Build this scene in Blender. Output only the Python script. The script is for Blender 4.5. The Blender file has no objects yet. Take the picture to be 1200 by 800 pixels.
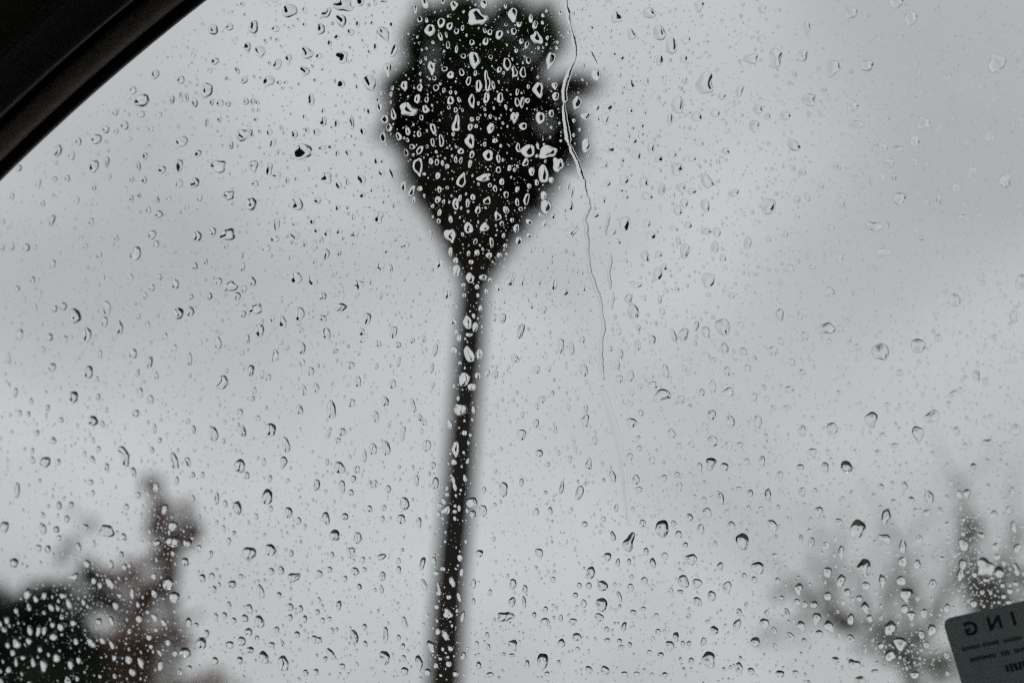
import bpy, math, random
import numpy as np
from mathutils import Vector, Matrix

# ---------------------------------------------------------------- camera, sky, sun, exposure
scene = bpy.context.scene
COL = scene.collection
CAM_H, PITCH, LENS = 1.25, 20.0, 50.0
cam_data = bpy.data.cameras.new('camera')
cam_data.lens = LENS
cam_data.sensor_width = 36.0
cam_data.clip_start = 0.01
cam_data.clip_end = 9000.0
cam_data.dof.use_dof = True
cam_data.dof.aperture_fstop = 6.8
cam = bpy.data.objects.new('camera', cam_data)
cam.location = (0, 0, CAM_H)
cam.rotation_euler = (math.radians(90 + PITCH), 0, 0)
COL.objects.link(cam)
scene.camera = cam
CAM = Vector((0, 0, CAM_H))
CROT = cam.rotation_euler.to_matrix()
FPX = LENS / 36.0 * 1200.0

SUN_ELEV, SUN_ROT = math.radians(68), math.radians(200)
world = bpy.data.worlds.new('World')
scene.world = world
world.use_nodes = True
wn, wl = world.node_tree.nodes, world.node_tree.links
wn.clear()
w_out = wn.new('ShaderNodeOutputWorld')
w_bg = wn.new('ShaderNodeBackground')
w_bg.inputs['Strength'].default_value = 0.1
w_sky = wn.new('ShaderNodeTexSky')
w_sky.sky_type = 'NISHITA'
w_sky.sun_disc = False
w_sky.sun_elevation = SUN_ELEV
w_sky.sun_rotation = SUN_ROT
w_tc = wn.new('ShaderNodeTexCoord')
w_map = wn.new('ShaderNodeMapping')
w_map.inputs['Scale'].default_value = (1.0, 1.0, 1.3)
w_map.inputs['Location'].default_value = (-0.4104, 5.0819, -2.6669)
w_n1 = wn.new('ShaderNodeTexNoise')
w_n1.inputs['Scale'].default_value = 3.4
w_n1.inputs['Detail'].default_value = 2.0
w_n1.inputs['Roughness'].default_value = 0.45
w_n1.inputs['Distortion'].default_value = 0.5
w_ramp = wn.new('ShaderNodeValToRGB')
w_ramp.color_ramp.elements[0].position = 0.33
w_ramp.color_ramp.elements[0].color = (0.432, 0.430, 0.434, 1)
w_ramp.color_ramp.elements[1].position = 0.66
w_ramp.color_ramp.elements[1].color = (0.568, 0.580, 0.594, 1)
w_gain = wn.new('ShaderNodeVectorMath')
w_gain.operation = 'SCALE'
w_gain.inputs['Scale'].default_value = 10.7
w_mix = wn.new('ShaderNodeMixRGB')
w_mix.inputs['Fac'].default_value = 0.96
wl.new(w_tc.outputs['Generated'], w_map.inputs['Vector'])
wl.new(w_map.outputs['Vector'], w_n1.inputs['Vector'])
wl.new(w_n1.outputs['Fac'], w_ramp.inputs['Fac'])
wl.new(w_ramp.outputs['Color'], w_gain.inputs[0])
wl.new(w_sky.outputs['Color'], w_mix.inputs['Color1'])
wl.new(w_gain.outputs['Vector'], w_mix.inputs['Color2'])
wl.new(w_mix.outputs['Color'], w_bg.inputs['Color'])
wl.new(w_bg.outputs['Background'], w_out.inputs['Surface'])

sun_data = bpy.data.lights.new('sun', 'SUN')
sun_data.energy = 0.5
sun_data.angle = math.radians(20)
sun_data.color = (1.0, 0.96, 0.9)
sun = bpy.data.objects.new('sun', sun_data)
# Sky Texture: rotation 0 puts the sun at +Y, turning clockwise seen from above
sd = Vector((math.sin(SUN_ROT) * math.cos(SUN_ELEV), math.cos(SUN_ROT) * math.cos(SUN_ELEV), math.sin(SUN_ELEV)))
sun.rotation_euler = (-sd).to_track_quat('-Z', 'Y').to_euler()
sun.location = (0, -20, 60)
COL.objects.link(sun)

scene.view_settings.view_transform = 'Standard'
scene.view_settings.look = 'None'
scene.view_settings.exposure = 0.0
scene.view_settings.gamma = 1.0
scene.view_settings.use_curve_mapping = False
scene.render.engine = 'CYCLES'
scene.cycles.use_denoising = False
scene.cycles.max_bounces = 16
scene.cycles.transmission_bounces = 12
scene.cycles.glossy_bounces = 8
scene.cycles.diffuse_bounces = 4
scene.cycles.transparent_max_bounces = 32
scene.cycles.caustics_refractive = True
scene.cycles.caustics_reflective = True
scene.cycles.filter_width = 1.3

# ---------------------------------------------------------------- helpers
R = random.Random(7)
NPR = np.random.RandomState(11)


def ray(x, y):
    """World direction through a point of the photograph (1200 x 800 grid)."""
    return (CROT @ Vector(((x - 600.0) / FPX, (400.0 - y) / FPX, -1.0)))


def at(x, y, Y):
    d = ray(x, y)
    return CAM + d * (Y / d.y)


def tag(o, label=None, cat=None, group=None, kind=None):
    if label: o['label'] = label
    if cat: o['category'] = cat
    if group: o['group'] = group
    if kind: o['kind'] = kind
    return o


def link(name, mesh, parent=None, mat=None):
    o = bpy.data.objects.new(name, mesh)
    COL.objects.link(o)
    if parent is not None:
        o.parent = parent
    if mat is not None and mesh is not None and not mesh.materials:
        mesh.materials.append(mat)
    return o


def empty(name, loc=(0, 0, 0)):
    o = bpy.data.objects.new(name, None)
    o.empty_display_size = 0.05
    o.location = loc
    COL.objects.link(o)
    return o


def mesh_from(name, verts, faces, smooth=False):
    m = bpy.data.meshes.new(name)
    m.from_pydata([tuple(v) for v in verts], [], faces)
    if smooth:
        m.polygons.foreach_set('use_smooth', [True] * len(m.polygons))
    m.update()
    return m


def material(name, col, rough=0.6, spec=0.4, noise=None, bump=None, sheen=0.0):
    """noise = (scale, colour2, lo, hi); bump = (scale, strength, distance)"""
    m = bpy.data.materials.new(name)
    m.use_nodes = True
    n, l = m.node_tree.nodes, m.node_tree.links
    b = n['Principled BSDF']
    b.inputs['Base Color'].default_value = (*col, 1)
    b.inputs['Roughness'].default_value = rough
    b.inputs['Specular IOR Level'].default_value = spec
    if sheen:
        b.inputs['Sheen Weight'].default_value = sheen
    tc = n.new('ShaderNodeTexCoord')
    if noise:
        t = n.new('ShaderNodeTexNoise')
        t.inputs['Scale'].default_value = noise[0]
        t.inputs['Detail'].default_value = 6
        t.inputs['Roughness'].default_value = 0.65
        r = n.new('ShaderNodeValToRGB')
        r.color_ramp.elements[0].position = noise[2]
        r.color_ramp.elements[0].color = (*col, 1)
        r.color_ramp.elements[1].position = noise[3]
        r.color_ramp.elements[1].color = (*noise[1], 1)
        l.new(tc.outputs['Object'], t.inputs['Vector'])
        l.new(t.outputs['Fac'], r.inputs['Fac'])
        l.new(r.outputs['Color'], b.inputs['Base Color'])
    if bump:
        t2 = n.new('ShaderNodeTexNoise')
        t2.inputs['Scale'].default_value = bump[0]
        t2.inputs['Detail'].default_value = 4
        bp = n.new('ShaderNodeBump')
        bp.inputs['Strength'].default_value = bump[1]
        bp.inputs['Distance'].default_value = bump[2]
        l.new(tc.outputs['Object'], t2.inputs['Vector'])
        l.new(t2.outputs['Fac'], bp.inputs['Height'])
        l.new(bp.outputs['Normal'], b.inputs['Normal'])
    return m


M = {}
M['asphalt'] = material('wet_asphalt', (0.03, 0.028, 0.026), 0.85, 0.2, (0.35, (0.055, 0.051, 0.046), 0.35, 0.7), (40, 0.3, 0.01))
M['bark'] = material('palm_bark', (0.022, 0.019, 0.016), 0.9, 0.2, (6, (0.045, 0.038, 0.031), 0.3, 0.7), (14, 0.6, 0.03))
M['frond'] = material('palm_frond', (0.022, 0.034, 0.014), 0.6, 0.35, (3, (0.05, 0.062, 0.026), 0.3, 0.7))
M['dead_frond'] = material('dry_palm_frond', (0.028, 0.023, 0.016), 0.9, 0.15, (4, (0.06, 0.048, 0.034), 0.3, 0.7))
M['evergreen'] = material('evergreen_leaf', (0.016, 0.026, 0.017), 0.6, 0.3, (2.0, (0.036, 0.05, 0.03), 0.3, 0.7))
M['russet'] = material('russet_leaf', (0.11, 0.07, 0.052), 0.7, 0.3, (1.6, (0.19, 0.13, 0.1), 0.3, 0.7))
M['greyleaf'] = material('grey_green_leaf', (0.12, 0.13, 0.1), 0.7, 0.3, (1.6, (0.2, 0.21, 0.165), 0.3, 0.7))
M['treebark'] = material('tree_bark', (0.1, 0.095, 0.085), 0.9, 0.2, (8, (0.17, 0.16, 0.145), 0.3, 0.7), (20, 0.5, 0.02))
M['rubber'] = material('black_rubber', (0.012, 0.012, 0.012), 0.55, 0.3, None, (900, 0.2, 0.0004))
M['trim'] = material('dusty_plastic_trim', (0.42, 0.38, 0.33), 0.6, 0.4, (140, (0.64, 0.53, 0.41), 0.42, 0.8), (1500, 0.25, 0.0003))
M['lip'] = material('trim_edge', (0.24, 0.24, 0.235), 0.36, 0.6, None, (1200, 0.15, 0.0003))
M['lining'] = material('headliner_fabric', (0.09, 0.085, 0.07), 0.95, 0.15, (900, (0.04, 0.04, 0.034), 0.35, 0.65), (1600, 0.5, 0.0006))
M['cabin'] = material('dark_cabin_plastic', (0.03, 0.03, 0.03), 0.8, 0.3, None, (300, 0.3, 0.001))
M['paint'] = material('car_paint', (0.02, 0.021, 0.023), 0.25, 0.5)

for nm in ('russet', 'greyleaf', 'evergreen', 'frond'):         # thin leaves let some sky through
    mt = M[nm].node_tree
    tl = mt.nodes.new('ShaderNodeBsdfTranslucent')
    tl.inputs['Color'].default_value = {'russet': (.48, .33, .27, 1), 'greyleaf': (.42, .43, .35, 1), 'evergreen': (.03, .045, .025, 1), 'frond': (.05, .06, .03, 1)}[nm]
    ms = mt.nodes.new('ShaderNodeMixShader')
    ms.inputs['Fac'].default_value = 0.5
    mt.links.new(mt.nodes['Principled BSDF'].outputs[0], ms.inputs[1])
    mt.links.new(tl.outputs[0], ms.inputs[2])
    mt.links.new(ms.outputs[0], mt.nodes['Material Output'].inputs['Surface'])

g = bpy.data.materials.new('window_glass')
g.use_nodes = True
g.node_tree.nodes.clear()
go = g.node_tree.nodes.new('ShaderNodeOutputMaterial')
gt = g.node_tree.nodes.new('ShaderNodeBsdfTransparent')
gt.inputs['Color'].default_value = (0.965, 0.975, 0.970, 1)
g.node_tree.links.new(gt.outputs[0], go.inputs['Surface'])
M['glass'] = g

w = bpy.data.materials.new('rain_water')
w.use_nodes = True
w.node_tree.nodes.clear()
wo_ = w.node_tree.nodes.new('ShaderNodeOutputMaterial')
wg_ = w.node_tree.nodes.new('ShaderNodeBsdfGlass')
wg_.inputs['IOR'].default_value = 1.333
wg_.inputs['Roughness'].default_value = 0.0
w.node_tree.links.new(wg_.outputs[0], wo_.inputs['Surface'])
M['water'] = w

# ---------------------------------------------------------------- the pane's own frame
PANE_DIST = 0.472
NRM = ray(1090, 380).normalized()                      # the window faces this way (outwards)
UAX = NRM.cross(Vector((0, 0, 1))).normalized()        # along the car
VAX = UAX.cross(NRM).normalized()                      # up the glass
FOOT = CAM + NRM * PANE_DIST                           # origin of the pane frame, on its outer face
PANE = Matrix((UAX, VAX, NRM)).transposed().to_4x4()
PANE.translation = FOOT


def on_pane(x, y):
    d = ray(x, y)
    p = CAM + d * (PANE_DIST / d.dot(NRM)) - FOOT
    return p.dot(UAX), p.dot(VAX)


_c = ray(640, 300)
cam_data.dof.focus_distance = PANE_DIST / _c.dot(NRM)

# ---------------------------------------------------------------- ground
gm_v, gm_f = [], []
rings = [0.0, 8, 20, 50, 120, 300, 800, 2500, 6000]
SEG = 48
gm_v.append((0, 0, 0))
for r_ in rings[1:]:
    for k in range(SEG):
        a = 2 * math.pi * k / SEG
        gm_v.append((r_ * math.cos(a), r_ * math.sin(a), 0))
for k in range(SEG):
    gm_f.append((0, 1 + k, 1 + (k + 1) % SEG))
for i in range(len(rings) - 2):
    b0, b1 = 1 + i * SEG, 1 + (i + 1) * SEG
    for k in range(SEG):
        gm_f.append((b0 + k, b1 + k, b1 + (k + 1) % SEG, b0 + (k + 1) % SEG))
ground = link('ground', mesh_from('ground', gm_v, gm_f), None, M['asphalt'])
tag(ground, 'dark wet asphalt ground reaching to the horizon', None, None, 'structure')


# ---------------------------------------------------------------- trees
def tube(verts, faces, pts, radii, seg=7):
    base = len(verts)
    n = len(pts)
    for i, p in enumerate(pts):
        d = (pts[min(i + 1, n - 1)] - pts[max(i - 1, 0)]).normalized()
        a = d.orthogonal().normalized()
        b = d.cross(a)
        for k in range(seg):
            t = 2 * math.pi * k / seg
            verts.append(p + (a * math.cos(t) + b * math.sin(t)) * radii[i])
    for i in range(n - 1):
        for k in range(seg):
            k2 = (k + 1) % seg
            faces.append((base + i * seg + k, base + i * seg + k2, base + (i + 1) * seg + k2, base + (i + 1) * seg + k))
    faces.append(tuple(base + k for k in range(seg))[::-1])
    faces.append(tuple(base + (n - 1) * seg + k for k in range(seg)))


# the tall fan palm: trunk leaning a little, a skirt of dry fronds below the live fans
PY = 26.0
palm_foot = at(521, 790, PY)
lean_top = at(560, 150, PY)
slope = (lean_top.x - palm_foot.x) / (lean_top.z - palm_foot.z)
palm_base = Vector((palm_foot.x - slope * palm_foot.z * 0.8, PY, 0))
palm = tag(empty('palm_tree', palm_base), 'tall fan palm with pear-shaped dark crown standing against the grey sky', 'palm tree')
tv, tf = [], []
pts = [palm_base.copy(), palm_base.lerp(palm_foot, 0.6)]
for (x, y) in ((521, 790), (526, 700), (533, 620), (539, 550), (544, 480), (549, 420), (554, 350), (558, 260), (562, 150), (564, 110)):
    pts.append(at(x, y, PY))
# resample finely for ring scars
fine, frad = [], []
zs = [p.z for p in pts]
N = 90
for i in range(N + 1):
    z = zs[-1] * i / N
    j = max(k for k in range(len(zs)) if zs[k] <= z + 1e-9)
    j = min(j, len(zs) - 2)
    t = (z - zs[j]) / (zs[j + 1] - zs[j])
    p = pts[j].lerp(pts[j + 1], t)
    fine.append(p - palm_base)
    rr = 0.345 - 0.06 * min(1, z / 9.0) + (0.1 * max(0, 1 - z / 0.8)) + (0.013 if i % 2 else -0.006) + R.uniform(-.01, .01)
    if z > zs[-4]:
        rr *= 1.0 - 0.35 * (z - zs[-4]) / (zs[-1] - zs[-4])
    frad.append(rr)
tube(tv, tf, fine, frad, 14)
link('trunk', mesh_from('trunk', tv, tf, True), palm, M['bark'])


def frond_mesh(name, seed, spread, nleaf, droop):
    """A fan leaf one unit long: petiole along +X, then pleated leaflets."""
    r = random.Random(seed)
    v, f = [], []
    pet = 0.42
    for s in range(3):
        x0, x1 = pet * s / 3, pet * (s + 1) / 3
        w0, w1 = 0.022 - 0.004 * s, 0.022 - 0.004 * (s + 1)
        b = len(v)
        v += [(x0, -w0, 0), (x0, w0, 0), (x0, 0, -0.02), (x1, -w1, 0), (x1, w1, 0), (x1, 0, -0.016)]
        f += [(b, b + 1, b + 4, b + 3), (b + 1, b + 2, b + 5, b + 4), (b + 2, b, b + 3, b + 5)]
    for k in range(nleaf):
        a = (k / (nleaf - 1) - 0.5) * spread + r.uniform(-.04, .04)
        ln = (0.58 - 0.16 * abs(a / (spread / 2)) ** 2) * r.uniform(0.82, 1.05)
        ca, sa = math.cos(a), math.sin(a)
        wd = 0.5 * spread / nleaf * 0.42
        pv = []
        for t, ww in ((0.0, 0.012), (0.55, wd * 1.15), (0.85, wd * 0.55), (1.0, 0.006)):
            z = 0.05 * math.cos(a) * t - droop * t ** 2.2 * r.uniform(.7, 1.3)
            cx, cy = pet + ca * ln * t, sa * ln * t
            pv.append(((cx - sa * ww, cy + ca * ww, z), (cx, cy, z - ww * 0.5), (cx + sa * ww, cy - ca * ww, z)))
        for i in range(3):
            b = len(v)
            v += list(pv[i]) + list(pv[i + 1])
            f += [(b, b + 1, b + 4, b + 3), (b + 1, b + 2, b + 5, b + 4)]
    return mesh_from(name, v, f)


live = [frond_mesh('frond', 40 + k, 2.5, 20, 0.16 + 0.1 * k) for k in range(3)]
dead = [frond_mesh('dry_frond', 60 + k, 1.1, 12, 0.05 + 0.05 * k) for k in range(3)]
for m_ in live: m_.materials.append(M['frond'])
for m_ in dead: m_.materials.append(M['dead_frond'])
PX = at(565, 170, PY).z - at(565, 171, PY).z           # metres per picture row at the palm


def palm_axis(z):
    j = min(int(z / zs[-1] * N), N)
    return palm_base + fine[j]


# silhouette half width (metres) against height
sil_px = [(326, 540, 586), (300, 524, 606), (275, 515, 626), (250, 502, 642), (232, 488, 652), (210, 472, 662), (185, 456, 684), (160, 450, 692), (140, 445, 694), (118, 444, 672), (100, 448, 652),
          (84, 452, 642), (68, 466, 640), (52, 474, 646), (32, 480, 658), (14, 482, 654), (-2, 500, 640)]
prof_px = [(y, (b_ - a_) / 2) for y, a_, b_ in sil_px]
prof = [(at(565, y, PY).z, w_ * PX) for y, w_ in prof_px]
side = [(at(565, y, PY).z, (565 - a_) * PX, (b_ - 565) * PX) for y, a_, b_ in sil_px]


def reach(z, a):
    """How far the crown reaches at height z in direction a: it is fuller on one side than the other."""
    l_, r_ = side[-1][1:]
    for (za, la, ra), (zb, lb, rb) in zip(side, side[1:]):
        if za <= z <= zb:
            t = (z - za) / (zb - za)
            l_, r_ = la + (lb - la) * t, ra + (rb - ra) * t
            break
    c = math.cos(a)
    lobes = 1 + .08 * math.sin(3 * a + z * 2.3) + .09 * math.sin(5 * a - z * 3.4 + 1)
    return max(.2, (r_ * (1 + c) / 2 + l_ * (1 - c) / 2) * min(1.02, max(.93, lobes)))


def half_width(z):
    for (za, wa), (zb, wb) in zip(prof, prof[1:]):
        if za <= z <= zb:
            return wa + (wb - wa) * (z - za) / (zb - za)
    return 0.2


# the thatch of old leaf bases inside the skirt
cv, cf = [], []
zz = [prof[0][0] + (at(565, 95, PY).z - prof[0][0]) * i / 16 for i in range(17)]
cp = [palm_axis(z) - palm_base for z in zz]
cr = [max(0.24, half_width(z) * (0.7 if i < 11 else 0.7 - 0.08 * (i - 10))) for i, z in enumerate(zz)]
tube(cv, cf, cp, cr, 26)
for i, p in enumerate(cv):
    c = cp[min(i // 26, 16)]
    cv[i] = c + (p - c) * R.uniform(0.8, 1.12)
crown = link('crown', mesh_from('crown', cv, cf), palm, M['dead_frond'])


def add_frond(kind, base, tip, roll, meshes):
    d = tip - base
    ln = d.length
    x = d.normalized()
    up = Vector((0, 0, 1)) if abs(x.z) < 0.95 else Vector((1, 0, 0))
    y = up.cross(x).normalized()
    z = x.cross(y)
    m = Matrix((x, y, z)).transposed() @ Matrix.Rotation(roll, 3, 'X')
    o = link(kind, R.choice(meshes), crown)
    mw = (m * ln).to_4x4()
    mw.translation = base - palm_base
    o.matrix_local = mw
    return o


heart = palm_axis(at(565, 125, PY).z)
for k in range(120):                                   # dry fronds hanging in the skirt
    z = prof[0][0] + (prof[8][0] - prof[0][0]) * ((k + R.random()) / 120) ** 0.75
    a = k * 2.39996 + R.uniform(-.2, .2)
    rw = reach(z, a) * R.uniform(0.9, 1.07)
    ax = Vector((at(565, 250, PY).x, PY, z))
    tip = ax + Vector((math.cos(a) * rw, math.sin(a) * rw, 0))
    zb = min(z + R.uniform(0.7, 1.3), heart.z - 0.1)
    base = palm_axis(zb) + Vector((math.cos(a), math.sin(a), 0)) * half_width(zb) * 0.25
    add_frond('dry_frond', base, tip, R.uniform(-.5, .5), dead)
pts_out = []
for (ya, la, ra), (yb, lb, rb) in zip(sil_px, sil_px[1:]):
    if yb > 215: continue
    for t in (0.25, 0.75):
        y_ = ya + (yb - ya) * t
        pts_out += [(la + (lb - la) * t, y_), (ra + (rb - ra) * t, y_)]
pts_out += [(x_, R.uniform(-8, 12)) for x_ in range(496, 650, 14)]
for (x_, y_) in pts_out:                               # live fans whose tips make the crown's uneven edge
    for rep in range(2):
        tip = at(x_ + R.uniform(-5, 3) * (1 if x_ > 565 else -1), y_ + R.uniform(-6, 6), PY + R.uniform(-.9, .9))
        d = heart + Vector((0, 0, .2)) - tip
        base = tip + d * min(1.0, R.uniform(.95, 1.35) / d.length)
        add_frond('frond', base, tip, R.uniform(-.7, .7), live)
for k in range(110):                                    # and the fans facing towards and away from the street
    z = at(565, 195, PY).z + (at(565, 12, PY).z - at(565, 195, PY).z) * (k + .5) / 110
    a = k * 2.39996
    rw = reach(z, a) * R.uniform(0.5, .92)
    tip = at(565, 150, PY) + Vector((math.cos(a) * rw * .8, math.sin(a) * rw, 0))
    tip.z = z
    d = heart - tip
    add_frond('frond', tip + d * min(1.0, R.uniform(.9, 1.4) / d.length), tip, R.uniform(-.7, .7), live)
for (x0, y0, x1, y1) in ((600, 112, 716, 91), (604, 116, 708, 97), (600, 104, 700, 90), (620, 120, 690, 108)):   # stray fronds sticking out on one side
    add_frond('dry_frond', at(x0, y0, PY), at(x1, y1, PY), 1.3, dead[:2])


def limb_tree(name, label, Y, foot, limbs, clumps, leafmat, leaf, twigs=0, depth=0.7, group=None):
    """limbs: lists of picture points with a start and end radius (metres); clumps: (x, y, rx, ry, number of leaves)."""
    root_p = at(foot[0], foot[1], Y)
    root_p = Vector((root_p.x, Y, 0))
    root = tag(empty(name, root_p), label, 'tree', group)
    v, f = [], []
    joints = []
    px = at(600, 500, Y).z - at(600, 501, Y).z
    for (r0, r1, path) in limbs:
        p3, off = [], 0.0
        drift = R.uniform(-1, 1) * depth * 0.5
        for i, q in enumerate(path):
            if q == 'root':
                p3.append(root_p.copy())
                continue
            p = at(q[0], q[1], Y)
            p.y += drift * i / max(1, len(path) - 1)
            p3.append(p)
        fine_ = []
        for a, b in zip(p3, p3[1:]):
            for s in range(4):
                q = a.lerp(b, s / 4)
                if s: q += Vector((R.uniform(-1, 1), R.uniform(-1, 1), R.uniform(-1, 1))) * (b - a).length * 0.03
                fine_.append(q)
        fine_.append(p3[-1])
        n = len(fine_)
        tube(v, f, [q - root_p for q in fine_], [r0 + (r1 - r0) * i / (n - 1) for i in range(n)], 7)
        joints += fine_[n // 4:]
        for s in range(twigs):
            q = fine_[R.randrange(n // 4, n)]
            d = Vector((R.gauss(0, .7), R.gauss(0, .7), abs(R.gauss(0.7, .5)))).normalized()
            ln = R.uniform(0.25, 0.9)
            mid = q + d * ln * .5 + Vector((R.uniform(-.06, .06), R.uniform(-.06, .06), 0))
            tube(v, f, [q - root_p, mid - root_p, q + d * ln + Vector((0, 0, .08)) - root_p], [max(r1, .012), .009, .004], 4)
    link('trunk', mesh_from('trunk', v, f, True), root, M['treebark'])
    lv, lf = [], []
    for (x, y, rx, ry, cnt) in clumps:
        c = at(x, y, Y)
        subs = [(R.gauss(0, .55), R.gauss(0, .55), R.gauss(0, .55)) for _ in range(max(3, cnt // 45))]
        for k in range(cnt):
            s = R.choice(subs)
            p = Vector((c.x + (s[0] + R.gauss(0, .25)) * rx * px, c.y + (s[1] + R.gauss(0, .3)) * rx * px,
                        c.z + (s[2] + R.gauss(0, .25)) * ry * px)) - root_p
            a = Vector((R.gauss(0, 1), R.gauss(0, 1), R.gauss(0, 1))).normalized()
            b = a.orthogonal().normalized()
            sz = leaf * R.uniform(.6, 1.35)
            n_ = a.cross(b) * sz * 0.12
            i0 = len(lv)
            lv += [p - a * sz, p + b * sz * .45 + n_, p + a * sz, p - b * sz * .45 + n_]
            lf.append((i0, i0 + 1, i0 + 2))
            lf.append((i0, i0 + 2, i0 + 3))
    link('crown', mesh_from('crown', lv, lf), root, M[leafmat])
    return root


limb_tree('evergreen_tree', 'dark evergreen tree low in the corner beside the russet tree', 15.0, (20, 860),
          [(.16, .03, ['root', (25, 800), (40, 750), (52, 715)]), (.08, .03, [(25, 810), (5, 760), (-20, 720)]), (.07, .02, [(35, 760), (75, 720), (90, 690)])],
          [(40, 775, 50, 30, 3600), (-5, 755, 42, 30, 2300), (55, 718, 26, 26, 800), (68, 682, 24, 24, 190), (80, 645, 24, 24, 45), (92, 618, 20, 18, 16),
           (80, 760, 24, 30, 900), (-60, 750, 50, 40, 2000), (15, 722, 32, 16, 600), (100, 715, 26, 26, 260), (-20, 700, 30, 20, 160), (50, 810, 60, 30, 2500)],
          'evergreen', 0.055)
limb_tree('russet_tree', 'sparse russet-leaved tree with one tall upright branch beside the dark evergreen', 17.0, (165, 870),
          [(.12, .03, ['root', (160, 800), (165, 740), (180, 690)]), (.02, .01, [(180, 690), (193, 630), (190, 590), (184, 560)]),
           (.025, .012, [(190, 660), (207, 625), (218, 595)]), (.05, .015, [(160, 780), (140, 720), (120, 680)]), (.05, .02, [(163, 770), (200, 730), (235, 715)])],
          [(184, 572, 9, 20, 110), (190, 605, 12, 24, 190), (212, 612, 17, 22, 260), (196, 640, 12, 20, 190), (194, 662, 13, 20, 260), (192, 690, 20, 22, 340),
           (148, 682, 30, 14, 380), (122, 700, 24, 20, 170), (152, 728, 36, 22, 330), (140, 770, 40, 24, 1100), (105, 780, 30, 22, 800), (205, 770, 36, 26, 170), (180, 740, 20, 24, 240),
           (235, 795, 30, 20, 80), (150, 808, 50, 24, 1000)],
          'russet', 0.055)
limb_tree('bare_tree', 'thin grey tree with spreading near-bare branches behind the parking permit', 14.0, (1085, 870),
          [(.10, .04, ['root', (1078, 800), (1066, 768)]),
           (.055, .018, [(1066, 768), (1035, 745), (1000, 733), (960, 705), (925, 684)]),
           (.03, .012, [(1000, 733), (960, 728), (915, 738)]), (.03, .01, [(1030, 744), (1012, 700), (1000, 650)]),
           (.033, .012, [(1070, 772), (1068, 720), (1062, 670), (1058, 628)]), (.03, .01, [(985, 722), (965, 680), (950, 640)]),
           (.04, .015, [(1068, 765), (1095, 720), (1110, 680)]), (.03, .01, [(1040, 748), (1035, 700), (1040, 660)])],
          [(1000, 734, 36, 10, 170), (1064, 672, 14, 34, 80), (1025, 690, 30, 34, 30), (960, 695, 34, 24, 70), (1075, 775, 36, 18, 330), (935, 738, 34, 12, 35), (1035, 750, 30, 10, 150),
           (948, 645, 20, 24, 20), (1062, 725, 26, 30, 90), (915, 695, 22, 14, 35)],
          'greyleaf', 0.04, twigs=5)
limb_tree('young_tree', 'narrow grey-green young tree rising straight above the parking permit', 16.0, (1160, 880),
          [(.09, .03, ['root', (1158, 800), (1146, 720), (1138, 650)]), (.03, .01, [(1138, 650), (1133, 600), (1129, 560)]), (.035, .012, [(1146, 720), (1172, 670), (1188, 612)]),
           (.03, .01, [(1150, 740), (1165, 690), (1162, 650)])],
          [(1136, 628, 9, 34, 190), (1140, 672, 16, 26, 260), (1165, 690, 28, 20, 260), (1187, 642, 15, 30, 110), (1150, 715, 32, 18, 240), (1130, 578, 9, 24, 40), (1190, 700, 30, 24, 190), (1180, 760, 50, 40, 600)],
          'greyleaf', 0.045, twigs=6)

# ---------------------------------------------------------------- the car round the camera
car_loc = Vector((0, 0, 0))
car = tag(empty('car', car_loc), 'dark car interior with rain-spotted side window, black seal and pillar trim', 'car')


def in_pane(name, mesh, parent, mat):
    o = link(name, mesh, parent, mat)
    o.matrix_local = PANE
    return o


L0, L1 = Vector(on_pane(0, 212)), Vector(on_pane(241, 0))
T = (L1 - L0).normalized()
P = Vector((-T.y, T.x))
LEN = (L1 - L0).length
DP = L0.dot(P)


def app(y):
    """How far from the glass edge, across it, a line through (0, y) of the picture lies."""
    return (Vector(on_pane(0, y)) - L0).dot(P)


def profile_strip(name, prof_, mat, parent, smooth=True, wave=0.0):
    """prof_: (picture row at the frame's edge, depth n); swept along the slanted window edge."""
    sec = [((app(y) + DP) * (1 + n / PANE_DIST) - DP, n) for y, n in prof_]
    v, f = [], []
    ss = [-0.30 + (LEN + 0.46) * i / 40 for i in range(41)]
    m = len(sec)
    for s in ss:
        bow = 0.0017 * 4 * (s / LEN) * (1 - s / LEN)
        for (p_, n) in sec:
            q = L0 + T * s + P * (p_ + bow + wave * R.uniform(-1, 1))
            v.append((q.x, q.y, n))
    for i in range(len(ss) - 1):
        for k in range(m - 1):
            f.append((i * m + k, i * m + k + 1, (i + 1) * m + k + 1, (i + 1) * m + k))
    return in_pane(name, mesh_from(name, v, f, smooth), parent, mat)


# window opening in the pane's frame
S0, S1 = -0.26, LEN + 0.09
A_, B_ = L0 + T * S0, L0 + T * S1
poly = [A_ + P * .01, B_ + P * .01, Vector((0.36, B_.y + .01)), Vector((0.36, -0.34)), Vector((A_.x - .01, -0.34))]
n5 = len(poly)
pv = [(q.x, q.y, 0.0) for q in poly] + [(q.x, q.y, -0.004) for q in poly]
pf = [tuple(range(n5)), tuple(range(n5, 2 * n5))[::-1]] + [(k, n5 + k, n5 + (k + 1) % n5, (k + 1) % n5) for k in range(n5)]
in_pane('window_pane', mesh_from('window_pane', pv, pf), car, M['glass'])

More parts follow.
